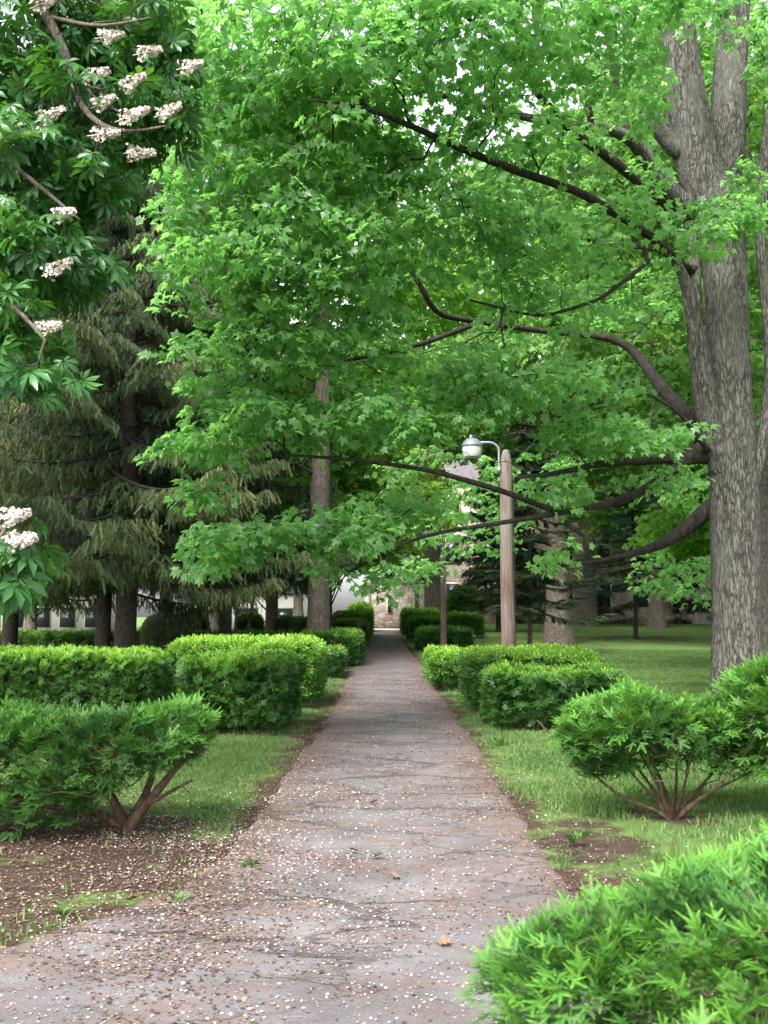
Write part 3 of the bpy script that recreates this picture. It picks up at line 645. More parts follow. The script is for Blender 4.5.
lob = [(V3(bx0-.10, by0, .64), V3(.70, .58, .26), 2.0), (V3(bx0-.75, by0+.05, .55), V3(.62, .6, .36), 2.0), (V3(bx0-1.35, by0+.1, .53), V3(.6, .6, .36), 1.6), (V3(bx0+.32, by0+.05, .71), V3(.34, .42, .18), .8),
       (V3(bx0-.45, by0-.25, .42), V3(.42, .35, .30), 1.0), (V3(bx0-1.0, by0-.2, .32), V3(.55, .4, .32), 1.2), (V3(bx0-.25, by0-.1, .50), V3(.40, .35, .2), .7), (V3(bx0-.62, by0-.1, .22), V3(.38, .35, .22), .7)]
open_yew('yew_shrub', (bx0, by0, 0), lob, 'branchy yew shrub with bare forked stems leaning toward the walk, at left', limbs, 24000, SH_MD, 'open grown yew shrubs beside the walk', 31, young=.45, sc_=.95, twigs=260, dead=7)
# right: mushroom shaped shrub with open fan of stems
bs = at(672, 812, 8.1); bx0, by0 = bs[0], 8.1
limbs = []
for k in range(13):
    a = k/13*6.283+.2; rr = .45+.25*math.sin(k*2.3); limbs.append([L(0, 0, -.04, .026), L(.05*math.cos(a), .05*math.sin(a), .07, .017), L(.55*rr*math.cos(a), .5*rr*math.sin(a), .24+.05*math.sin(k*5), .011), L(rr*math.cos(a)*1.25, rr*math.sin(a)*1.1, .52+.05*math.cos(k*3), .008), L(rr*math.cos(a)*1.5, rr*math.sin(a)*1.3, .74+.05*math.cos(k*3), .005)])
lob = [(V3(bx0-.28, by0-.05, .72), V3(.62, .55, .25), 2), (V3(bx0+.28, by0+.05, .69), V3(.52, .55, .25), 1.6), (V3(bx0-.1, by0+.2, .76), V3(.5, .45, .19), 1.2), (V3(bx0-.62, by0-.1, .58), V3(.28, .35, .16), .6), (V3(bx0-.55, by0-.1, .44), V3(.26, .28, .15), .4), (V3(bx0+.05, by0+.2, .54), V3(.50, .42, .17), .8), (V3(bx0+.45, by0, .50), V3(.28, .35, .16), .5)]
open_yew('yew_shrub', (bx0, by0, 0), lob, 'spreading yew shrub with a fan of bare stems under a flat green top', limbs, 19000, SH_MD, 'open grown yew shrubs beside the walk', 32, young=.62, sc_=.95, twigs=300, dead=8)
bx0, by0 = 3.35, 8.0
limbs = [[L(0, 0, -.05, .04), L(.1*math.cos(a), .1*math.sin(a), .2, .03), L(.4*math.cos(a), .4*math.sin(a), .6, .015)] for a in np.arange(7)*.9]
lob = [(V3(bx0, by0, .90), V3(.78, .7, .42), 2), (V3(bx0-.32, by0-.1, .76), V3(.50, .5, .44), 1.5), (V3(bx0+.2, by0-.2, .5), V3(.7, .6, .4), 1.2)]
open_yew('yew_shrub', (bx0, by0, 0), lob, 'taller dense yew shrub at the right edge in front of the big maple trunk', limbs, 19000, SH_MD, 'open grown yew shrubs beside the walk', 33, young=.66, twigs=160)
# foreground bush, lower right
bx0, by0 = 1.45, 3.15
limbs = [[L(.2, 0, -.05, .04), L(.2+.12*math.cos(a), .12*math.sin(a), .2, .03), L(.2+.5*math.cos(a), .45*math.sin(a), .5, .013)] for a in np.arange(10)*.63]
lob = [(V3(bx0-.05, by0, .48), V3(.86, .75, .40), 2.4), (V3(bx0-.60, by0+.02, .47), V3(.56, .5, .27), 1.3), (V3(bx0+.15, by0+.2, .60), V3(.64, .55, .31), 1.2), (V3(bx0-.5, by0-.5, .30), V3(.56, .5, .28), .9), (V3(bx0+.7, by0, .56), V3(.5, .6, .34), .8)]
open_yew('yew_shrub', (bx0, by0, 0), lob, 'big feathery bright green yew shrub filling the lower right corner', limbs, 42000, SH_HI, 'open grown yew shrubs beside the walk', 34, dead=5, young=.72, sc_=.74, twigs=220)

# ------------------------------------------------------------------ lamp poles
def lamp(px, D, ytop, label, hi=True, rx=.140, lean=.0):
    b0 = at(px, 600, D); x = b0[0]; z0 = float(gz(x, D)); top = at(px, ytop, D)[2]-z0
    o = empty('street_lamp', (x, D, z0), label, 'street lamp', 'lamps on wooden poles along the walk')
    b = Bag(); n = 60; zz = np.linspace(-.2, top, n); rad = rx*(1.06-.16*zz/top)
    rad[-4:] *= (.95, .86, .7, .42)
    pts = np.stack([lean*zz + .006*np.sin(zz*1.7), .006*np.cos(zz*2.1), zz], -1)
    add_tube(b, pts, rad, 28, disp=lambda a, P: .02*np.sin(a*3+P[:, 2:3]*.8)+.015*np.sin(a*7+P[:, 2:3]*2.1) + .03*np.exp(-((P[:, 2:3]-top*.81)/.06)**2)*np.exp(-((np.cos(a)+.4)/.5)**2))
    b.build('pole', M_POLE, o, smooth=True)
    xs = lean*top; ah = top+.06
    b = Bag(); t = np.linspace(0, 1, 14)
    arm = np.stack([xs-rx*.9-.02-.40*np.clip((t-.45)/.55, 0, 1)**1.3, -.03+0*t, top-.42+.58*np.sin(np.clip(t/.75, 0, 1)*1.45)], -1)
    add_tube(b, arm, .026, 10); ao = b.build('arm', M_GALV, o, smooth=True)
    b = Bag(); box(b, (xs-rx-.045, -.07, top-.50), (xs-rx+.03, .01, top-.36)); b.build('bracket', M_GALV, ao)
    hx, hz = arm[-1, 0]-.16, arm[-1, 2]
    b = Bag(); lathe(b, [(.001, .085), (.06, .085), (.115, .074), (.16, .035), (.225, -.05), (.238, -.088), (.22, -.094)], (hx, -.03, hz), 28); ho = b.build('lamp_hood', M_METAL, o, smooth=True)
    b = Bag(); lathe(b, [(.001, .165), (.033, .16), (.040, .115), (.040, .082)], (hx-.02, -.03, hz), 16); b.build('light_sensor', M_METAL, ho, smooth=True)
    b = Bag(); lathe(b, [(.217, -.092), (.212, -.18), (.195, -.30), (.178, -.325), (.001, -.33)], (hx, -.03, hz), 28); b.build('lens', M_LENS, ho, smooth=True)
    b = Bag(); add_tube(b, np.stack([lean*zz[2:-6]+rad[2:-6]*1.02+.012, -.02+0*zz[2:-6], zz[2:-6]], -1), .011, 6); b.build('cable', M_DARK, o)
    return o
lamp(507.5, 20.8, 450, 'nearest wooden lamp pole with a grey bucket shaped lamp, standing behind the right hedge')
lamp(443, 42.3, 536, 'second wooden lamp pole, dark brown, in front of a dark yew block', rx=.125)
lamp(417, 61, 558, 'third and farthest wooden lamp pole near the end of the walk', rx=.125)

# ------------------------------------------------------------------ the big maple at right
def trunk_disp(seed=0, amt=.05, flute=4, rid=26):
    def f(a, P):
        z = P[:, 2:3]; aa = a[None, :]+0*z
        return amt*(.5*np.sin(aa*flute+seed+.3*z)+.35*np.sin(aa*(flute+3)+1.7*seed-.5*z)) + .018*np.sin(aa*rid+3*np.sin(z*2.3+aa*2)+z*5)*np.sin(z*7+aa*5)
    return f
def pxp(rows, D=None):
    """rows (px,py,D,r) -> world rows"""
    return [(*at(a, b, c), r_) for a, b, c, r_ in rows]
x_, y_ = at(740, 680, 16.2)[0], 16.2
mp = empty('maple_tree', (x_, y_, 0), 'big old maple with furrowed grey trunk at right, its crown arching over the walk', 'tree')
sk = Skel(.22)
D = 16.2
sk.poly([(x_+.04, y_, -.15, .64), (x_+.03, y_, .05, .52)] + pxp([(738, 690, D, .42), (737, 620, D, .385), (734, 500, D, .38), (731, 430, D, .375), (728, 380, D, .35), (727, 300, D, .33), (722, 235, D, .38), (712, 200, D, .42)]))
sk.poly(pxp([(712, 200, D, .40), (697, 160, D, .37), (684, 100, D-.1, .36), (678, 50, D-.1, .32), (675, 0, D-.1, .28), (668, -90, D-.3, .2), (650, -200, D-.6, .11), (640, -300, D-.5, .05)]))
sk.poly(pxp([(716, 205, D+.15, .33), (727, 150, D+.3, .31), (729, 90, D+.4, .29), (735, 0, D+.5, .25), (748, -90, D+.8, .18), (770, -220, D+1.2, .09)]))
sk.poly(pxp([(675, 150, D-.1, .15), (655, 125, D-.25, .13), (646, 108, D-.3, .12)]))
# stem fused to the left of the trunk and its branches
sk.poly(pxp([(722, 470, D-.1, .20), (711, 430, D-.15, .215), (704, 390, D-.2, .19), (698, 345, D-.2, .155), (692, 305, D-.2, .12), (684, 275, D-.3, .085), (674, 256, D-.5, .07), (660, 247, D-.8, .058), (605, 244, D-1.5, .045), (560, 232, D-2.2, .035), (507, 210, D-3.0, .028), (450, 205, D-4, .015)]))
sk.poly(pxp([(699, 350, D-.2, .10), (697, 300, D-.15, .10), (693, 255, D-.1, .09), (690, 205, D, .07)]))
sk.poly(pxp([(752, 485, D, .12), (762, 445, D+.05, .10), (769, 400, D+.1, .09), (770, 340, D+.1, .085), (764, 285, D+.1, .085), (760, 240, D+.1, .09), (763, 170, D+.2, .10), (775, 80, D+.3, .07), (790, -20, D, .03)]))
# dark low branches
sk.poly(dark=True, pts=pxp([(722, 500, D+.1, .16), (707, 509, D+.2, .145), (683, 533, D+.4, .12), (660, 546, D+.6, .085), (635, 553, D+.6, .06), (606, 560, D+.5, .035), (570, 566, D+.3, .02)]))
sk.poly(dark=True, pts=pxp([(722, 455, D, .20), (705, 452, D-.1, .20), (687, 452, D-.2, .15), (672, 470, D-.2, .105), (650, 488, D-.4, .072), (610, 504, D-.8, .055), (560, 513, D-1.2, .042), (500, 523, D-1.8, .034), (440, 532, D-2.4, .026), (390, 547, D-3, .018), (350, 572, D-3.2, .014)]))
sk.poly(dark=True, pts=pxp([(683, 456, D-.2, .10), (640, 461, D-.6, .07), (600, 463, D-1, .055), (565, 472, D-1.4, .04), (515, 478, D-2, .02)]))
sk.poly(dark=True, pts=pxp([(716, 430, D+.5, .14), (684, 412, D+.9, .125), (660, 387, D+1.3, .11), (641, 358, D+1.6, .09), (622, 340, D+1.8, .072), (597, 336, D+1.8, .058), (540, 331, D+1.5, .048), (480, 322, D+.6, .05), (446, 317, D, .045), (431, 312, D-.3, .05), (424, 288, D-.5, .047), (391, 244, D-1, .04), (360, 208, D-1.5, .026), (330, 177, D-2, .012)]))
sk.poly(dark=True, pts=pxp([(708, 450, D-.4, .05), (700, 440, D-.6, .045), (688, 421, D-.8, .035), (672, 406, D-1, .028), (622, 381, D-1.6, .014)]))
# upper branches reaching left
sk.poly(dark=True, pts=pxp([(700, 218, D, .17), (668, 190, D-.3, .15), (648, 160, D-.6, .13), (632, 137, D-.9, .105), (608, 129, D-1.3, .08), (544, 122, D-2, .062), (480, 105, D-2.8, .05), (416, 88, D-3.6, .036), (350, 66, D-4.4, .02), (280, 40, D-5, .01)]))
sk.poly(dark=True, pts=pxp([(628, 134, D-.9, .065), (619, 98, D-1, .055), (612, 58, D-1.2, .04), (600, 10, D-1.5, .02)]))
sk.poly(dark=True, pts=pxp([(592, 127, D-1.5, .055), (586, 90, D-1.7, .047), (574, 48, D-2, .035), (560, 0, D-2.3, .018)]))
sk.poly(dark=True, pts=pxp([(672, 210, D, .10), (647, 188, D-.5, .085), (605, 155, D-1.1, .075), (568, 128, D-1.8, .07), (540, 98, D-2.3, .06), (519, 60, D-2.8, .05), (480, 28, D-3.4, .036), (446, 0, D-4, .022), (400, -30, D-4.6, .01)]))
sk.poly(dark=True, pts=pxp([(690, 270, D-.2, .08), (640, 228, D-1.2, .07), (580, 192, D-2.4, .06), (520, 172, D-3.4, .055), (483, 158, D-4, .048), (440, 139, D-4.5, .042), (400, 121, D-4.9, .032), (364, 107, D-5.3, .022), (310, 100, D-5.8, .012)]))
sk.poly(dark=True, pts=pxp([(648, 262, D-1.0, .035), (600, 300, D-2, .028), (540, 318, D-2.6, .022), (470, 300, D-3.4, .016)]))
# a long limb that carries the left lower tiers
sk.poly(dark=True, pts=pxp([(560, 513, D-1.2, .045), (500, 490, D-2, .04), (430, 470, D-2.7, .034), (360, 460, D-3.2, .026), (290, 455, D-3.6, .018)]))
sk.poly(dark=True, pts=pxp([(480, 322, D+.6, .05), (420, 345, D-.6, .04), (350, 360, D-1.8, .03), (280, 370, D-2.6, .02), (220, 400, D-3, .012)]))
lobes = []
def lb(px, py, D, rx, rd, rz, n): lobes.append((at(px, py, D), (rx, rd, rz), n))
def lq(px, py, D, hw, rd, hh, n): lobes.append((at(px, py, D), (hw*D/1000, rd, hh*D/1000), n))
for a in [
    # top band (near)
    (600, 35, 12.2, 62, 1.1, 40, 44), (520, 35, 11.5, 75, 1.2, 50, 44), (440, 40, 11, 85, 1.2, 60, 48), (350, 40, 10.8, 85, 1.2, 55, 46), (270, 50, 11, 80, 1.3, 60, 46), (210, 85, 11.5, 55, 1.2, 75, 34),
    (540, -50, 11, 210, 1.8, 45, 50), (330, -50, 11, 200, 1.8, 45, 50), (640, -20, 12.5, 60, .8, 35, 18), (725, 8, 14.4, 50, .8, 36, 16), (755, 60, 15.2, 26, .6, 40, 8),
    # second band
    (600, 98, 13.2, 62, .9, 26, 20), (515, 128, 12.5, 75, 1.2, 42, 34), (430, 135, 11.8, 80, 1.3, 50, 40), (340, 140, 11.6, 85, 1.3, 60, 44), (255, 150, 11.8, 85, 1.4, 70, 46), (204, 205, 12, 38, 1.0, 60, 19),
    (725, 212, 14.6, 45, .5, 22, 20), (690, 232, 14.3, 34, .5, 16, 10), (752, 165, 15.2, 26, .5, 30, 8), (652, 60, 13.6, 28, .5, 22, 10), (640, 172, 14.2, 20, .4, 14, 4),
    # third band
    (600, 215, 13.6, 62, 1.1, 28, 22), (530, 235, 13, 72, 1.2, 42, 30), (450, 235, 12.4, 78, 1.3, 48, 36), (370, 245, 12, 80, 1.3, 52, 38), (290, 245, 11.8, 85, 1.3, 55, 46), (228, 275, 11.8, 60, 1.1, 45, 28),
    (590, 290, 15, 55, 1.2, 26, 16), (510, 315, 14.2, 72, 1.4, 32, 24), (640, 300, 18.5, 50, 1.2, 34, 14),
    # fourth band
    (600, 378, 14.6, 72, 1.0, 24, 20), (520, 375, 14, 75, 1.2, 28, 26), (440, 365, 13.4, 78, 1.2, 34, 30), (360, 335, 12.8, 75, 1.2, 36, 30), (280, 345, 12.4, 75, 1.2, 34, 32), (215, 365, 12.2, 50, 1.0, 26, 16),
    # fifth: tiers over the walk, open around the lamp
    (655, 425, 14.4, 45, .6, 20, 16), (605, 432, 14.4, 55, .9, 22, 18), (550, 430, 14.4, 30, .6, 16, 8), (430, 420, 13.4, 62, 1.0, 22, 18), (350, 415, 12.8, 72, 1.0, 24, 24), (265, 420, 12.4, 72, 1.0, 22, 26), (200, 437, 12.2, 36, .6, 13, 10), (480, 405, 14, 50, .8, 14, 12),
    # sixth: lowest tiers
    (575, 490, 15.0, 60, .9, 20, 20), (550, 545, 15.2, 34, .6, 16, 8), (665, 478, 15.4, 25, .6, 14, 5), (540, 470, 22, 80, 1.5, 24, 20), (470, 520, 23.5, 62, 1.6, 40, 24), (425, 470, 16.5, 38, .9, 30, 10), (405, 505, 13.8, 40, .7, 16, 10), (340, 525, 12.9, 66, .8, 18, 24), (260, 530, 12.5, 60, .7, 14, 22), (215, 545, 12.3, 26, .4, 9, 6), (210, 490, 12.4, 24, .4, 7, 5),
    (365, 570, 13.2, 40, .5, 12, 5), (420, 565, 22, 50, 1.2, 16, 8),
    (680, 572, 21, 42, 1.2, 26, 20), (690, 480, 20, 40, 1.2, 40, 16),
    # outside or behind: the rest of the crown
    (880, 120, 16, 110, 2.5, 150, 40), (860, -160, 16, 180, 3, 120, 40), (620, -230, 14.5, 220, 3, 100, 40), (760, 220, 22, 100, 2.0, 110, 26), (560, 130, 18, 150, 1.6, 90, 22), (790, 420, 21, 80, 2, 70, 26), (600, 0, 18.5, 200, 2.0, 100, 30)]: lq(*a)
T = lobe_points(lobes, 5); tx, ty, td = proj(T)
def win(x0, x1, y0, y1, dm): return (tx > x0) & (tx < x1) & (ty > y0) & (ty < y1) & (td > 0) & (td < dm)
T = T[~(win(440, 540, 412, 492, 21.5) | win(468, 545, 412, 660, 21.5) | win(690, 785, 262, 720, 16.6) | win(655, 756, 30, 165, 16.6) | win(672, 715, 262, 400, 16.3) | win(585, 668, 318, 372, 17))]
# keep the dark limbs readable: fewer leaf sprays right in front of them
dk = sorted(sk.dark); Pd = np.array([sk.P[i] for i in dk]); rd_ = np.array([sk.r[i] for i in dk]); lx, ly, ld = proj(Pd); tx, ty, td = proj(T)
near = (np.hypot(tx[:, None]-lx, ty[:, None]-ly) < 20) & (td[:, None] < ld+.25) & (rd_ > .026)
T = T[~(near.any(1) & (np.random.default_rng(2).random(len(T)) < .60))]
ends = sk.grow(T, up=.22); sk.finish(.006, 2.35)
b = Bag()
# split wood into trunk (pale bark) and limbs (dark)
P = np.array(sk.P)
big = Bag(); small = Bag()
def split_tubes(sk, big, small, thr=.11, disp=None):
    P = np.array(sk.P); starts = [(-1, i) for i in range(len(P)) if sk.par[i] < 0]
    while starts:
        pr, i = starts.pop(); ch, rad, sp = [], [], []
        if pr >= 0: ch.append(P[pr]); rad.append(min(sk.rr[pr], sk.rr[i]*1.2))
        dk = i in sk.dark
        while True:
            ch.append(P[i]); rad.append(sk.rr[i]); ks = sk.kids[i]
            if not ks: break
            ks = sorted(ks, key=lambda k: -sk.rr[k]); starts += [(i, k) for k in ks[1:]]; i = ks[0]
        if len(ch) < 2: continue
        mr = max(rad); ch = np.array(ch); rad = np.array(rad)
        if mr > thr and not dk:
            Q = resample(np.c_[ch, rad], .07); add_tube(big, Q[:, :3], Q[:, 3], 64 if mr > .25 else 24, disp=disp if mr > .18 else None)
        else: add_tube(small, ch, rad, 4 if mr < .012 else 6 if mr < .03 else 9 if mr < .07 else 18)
split_tubes(sk, big, small, .135, trunk_disp(1.3, .03, 4, 30))
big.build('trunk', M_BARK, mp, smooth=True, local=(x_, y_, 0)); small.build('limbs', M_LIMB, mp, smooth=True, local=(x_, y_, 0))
lf = Bag(); sprays(lf, MAPLE5, ends, sk, 27, .37, .108, 7, droop=.8, flat=.2)
lf.build('crown', M_MAPLE, mp, local=(x_, y_, 0))
print('maple leaves', lf.n//20)

# ------------------------------------------------------------------ grey bare trunk left of the walk (second maple)
def tree(name, x, y, label, cat, trunk_rows, lobes, per, rad, leaf, size, leafm, barkm, group=None, seed=1, r0=.01, step=.5, disp=None, tmat=None, sprk={}):
    z0 = float(gz(x, y)); o = empty(name, (x, y, z0), label, cat, group); sk = Skel(step)
    for rows in trunk_rows: sk.poly(rows)
    e = sk.grow(lobe_points(lobes, seed), up=.25); sk.finish(r0, 2.4); big, small = Bag(), Bag()
    split_tubes(sk, big, small, .16, disp or trunk_disp(seed, .035, 3, 24))
    big.build('trunk', barkm, o, smooth=True, local=(x, y, z0)); small.build('limbs', M_LIMB, o, smooth=True, local=(x, y, z0)) if small.n else None
    lf = Bag(); sprays(lf, leaf, e, sk, per, rad, size, seed, **sprk); lf.build('crown', leafm, o, local=(x, y, z0)); return o
D = 32.0; x = at(319, 600, D)[0]
rows = [[(x, D, -.2, .46), (x, D, .3, .38), (x, D, 2, .35), (x, D, 5, .32), (x+.05, D, 8, .28), (x+.05, D, 11, .22), (x+.2, D, 14, .15), (x, D, 18, .07), (x, D, 20, .03)]]
rows += [[(x, D, 9.3, .10), (x-1.5, D-1, 10.4, .08), (x-4, D-1.5, 12, .04)], [(x, D, 10, .10), (x+2, D-1, 11.6, .08), (x+4, D, 13, .04)], [(x, D, 7.2, .06), (x+1.4, D-.8, 7.8, .04), (x+2.8, D-1.6, 7.6, .02)], [(x, D, 6.0, .06), (x-1.2, D-.8, 6.7, .04), (x-2.6, D-1.6, 6.6, .02)],
         [(x, D, 12, .1), (x-1, D+2, 13, .07), (x-2, D+4, 15, .03)], [(x, D, 12.5, .1), (x+1, D+2, 14, .07), (x+2, D+4, 15.5, .03)]]
lbs = [((x-3.5, D-1.5, 12.5), (2.6, 2.6, 1.6), 120), ((x+3.6, D-1, 12.6), (2.6, 2.6, 1.8), 110), ((x, D-2, 15), (3.5, 2.8, 2), 130), ((x, D+3, 14), (4.5, 3, 3), 100), ((x, D, 18.5), (3.2, 3, 2), 90), ((x+2.8, D-1.6, 7.8), (1.5, 1.2, .7), 40), ((x-2.6, D-1.6, 6.9), (1.4, 1.2, .7), 40), ((x+.5, D+2, 9.8), (3.6, 1.6, 1.2), 80)]
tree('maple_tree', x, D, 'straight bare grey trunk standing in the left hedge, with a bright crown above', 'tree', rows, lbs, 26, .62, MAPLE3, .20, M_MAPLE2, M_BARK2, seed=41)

# ------------------------------------------------------------------ far broadleaf trees
def proto(h, clear, r, spread, seed, lean=0, n=330, per=30, size=.34):
    t = [[(0, 0, -.3, r*1.75), (0, 0, .15, r*1.4), (0, 0, .9, r*1.1), (0, 0, clear*.6, r), (lean, 0, clear, r*.85), (lean, 0, h*.6, r*.55), (lean*.5, 0, h*.95, r*.08)]]
    q = np.random.default_rng(seed); lbs = []
    for k in range(7):
        a = k*2.4+seed; zz = clear*(.75+.12*k) ; rr = spread*(.55+.3*q.random()); x, y = rr*math.cos(a), rr*math.sin(a)
        t.append([(0, 0, zz*.85, r*.4), (x*.5, y*.5, zz+.6, r*.27), (x, y, zz+1.6, r*.1)])
        lbs.append(((x, y, zz+1.7+q.random()), (spread*.42, spread*.42, h*.10), n//9))
    for k in range(6):
        a = k*1.9+seed*2; lbs.append(((spread*.4*math.cos(a), spread*.4*math.sin(a), h*(.58+.07*k)), (spread*.45, spread*.45, h*.11), n//9))
    return t, lbs, per, size
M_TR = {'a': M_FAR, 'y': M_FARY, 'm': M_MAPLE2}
protos = {}
def copy_tree(o, parent=None):
    c = o.copy(); col.objects.link(c); c.parent = parent
    for ch in [k for k in bpy.data.objects if k.parent == o]: copy_tree(ch, c)
    return c
def far_tree(kind, x, y, s, rz, label, mat=None, group='trees standing far behind the lawn', first=None):
    if kind not in protos:
        h, cl, r, spd, sd_ = {'tall': (22, 9, .45, 7, 3), 'broad': (16, 4.5, .30, 6.5, 5), 'young': (8, 2.2, .11, 3.0, 8)}[kind]
        t, lbs, per, size = proto(h, cl, r, spd, sd_, n=360 if kind != 'young' else 220, per=44, size=.245 if kind != 'young' else .19)
        o = tree('broadleaf_tree', 0, 0, label, 'tree', t, lbs, per, .95 if kind != 'young' else .5, MAPLE3, size, M_FAR, M_BARK2, group, seed=sd_+20, r0=.014, step=.7)
        protos[kind] = o; protos[kind+'_kids'] = [k for k in bpy.data.objects if k.parent == o]
    else:
        src = protos[kind]; o = src.copy(); col.objects.link(o); o.parent = None
        for k in protos[kind+'_kids']:
            c = k.copy(); col.objects.link(c); c.parent = o
    o.location = (x, y, float(gz(x, y))); o.scale = (s, s, s); o.rotation_euler = (0, 0, rz); tag(o, label, 'tree', group)
    if mat:
        for c in [k for k in bpy.data.objects if k.parent == o and k.name.startswith('crown')]:
            c.material_slots[0].link = 'OBJECT'; c.material_slots[0].material = mat
    return o
def fx(px, D): return float(at(px, 600, D)[0])
far_tree('tall', fx(433, 63), 63, 1.12, 1.0, 'thick pale grey trunk between the second and third lamp poles')
far_tree('tall', fx(558, 50), 50, 1.18, 2.2, 'thick flared trunk on the lawn right of the nearest lamp pole')
far_tree('tall', fx(590, 76), 76, 1.0, 3.9, 'smaller flared trunk at the back of the lawn, before the dark trees')
far_tree('broad', fx(272, 43), 43, .85, .4, 'thin straight trunk rising behind the left hedge, left of the bare grey trunk')
far_tree('tall', fx(772, 24), 24.5, .8, 5.1, 'dark trunk half hidden behind the right side of the big maple')
far_tree('young', fx(330, 54), 54, 1.1, 1.1, 'small yellow green tree behind the bare grey trunk', M_FARY)
far_tree('young', fx(268, 58), 58, 1.1, 2.1, 'small sunlit yellow green tree seen under the spruce boughs', M_FARY)
far_tree('young', fx(372, 73), 66+9, 1.2, 3.1, 'yellow green tree hanging over the end of the walk', M_FARY)
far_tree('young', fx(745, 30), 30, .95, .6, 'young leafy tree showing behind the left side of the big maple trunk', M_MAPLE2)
far_tree('young', fx(100, 60), 60, 1.1, .9, 'yellow green tree behind the grey shrub at left', M_FARY)
far_tree('young', fx(35, 42), 42, .9, 2.9, 'small tree with a slim trunk in front of the white building', M_FAR)
far_tree('broad', fx(321, 48), 48, 1.05, 2.6, 'spreading yellow green tree standing directly behind the bare grey trunk', M_FARY)
far_tree('tall', fx(754, 46), 46, 1.4, 4.6, 'tall tree standing directly behind the big maple trunk')
mats = [M_FAR, M_MAPLE2, M_FARY, M_FAR, M_FARY]  # lighter yellow crowns mixed in: open light on far trees put into leaf colour
q = np.random.default_rng(5); k = 0
for D, pxs in ((72, (20, 130, 215, 290, 560, 660, 760, 880)), (92, (-60, 70, 190, 300, 400, 520, 600, 700, 800)), (116, (-120, 0, 120, 230, 340, 450, 570, 690, 820, 940)), (45, (-160, -40, 800, 900))):
    for px in pxs:
        px = px+q.uniform(-18, 18); Dj = D+q.uniform(-4, 4); kind = 'tall' if (k*7) % 3 else 'broad'
        if 380 < px < 660 and 72 < Dj < 93: Dj = 97
        if 300 < px < 480 and Dj > 60 and k % 2: k += 1; continue
        if px < 300 and 60 < Dj < 80 and k % 2: k += 1; continue
        far_tree(kind, fx(px, Dj), Dj, q.uniform(.85, 1.15)*(1.25 if kind == 'broad' else 1), q.uniform(0, 6), 'tall leafy tree in the green mass closing the background', mats[k % 5], 'distant trees closing the background'); k += 1
for (x, y, s) in ((15, 8, .8), (-14, 14, .85), (17, 30, .9)):
    far_tree('tall', x, y, s, q.uniform(0, 6), 'tall leafy tree in the green mass closing the background', M_FAR, 'distant trees closing the background')

# thin stems under the spruce
x, y = fx(229, 36), 36
rows = [[(x+a, y, -.1, .06), (x+a*1.6, y, 1.2, .05), (x+a*2.3, y+.2, 3.2, .03)] for a in (-.45, -.15, .15, .45)]
o = empty('small_tree', (x, y, 0), 'small tree with four thin leaning stems behind the left hedge', 'tree'); sk2 = Skel(.3)
for r_ in rows: sk2.poly(r_, attach=False)
e = sk2.grow(lobe_points([((x, y, 3.4), (1.3, 1, .6), 60)], 3)); sk2.finish(.008); bb = Bag(); sk2.tubes(bb); bb.build('stems', M_BARK2, o, local=(x, y, 0))
lf = Bag(); sprays(lf, MAPLE3, e, sk2, 24, .4, .14, 5); lf.build('crown', M_FAR, o, local=(x, y, 0))

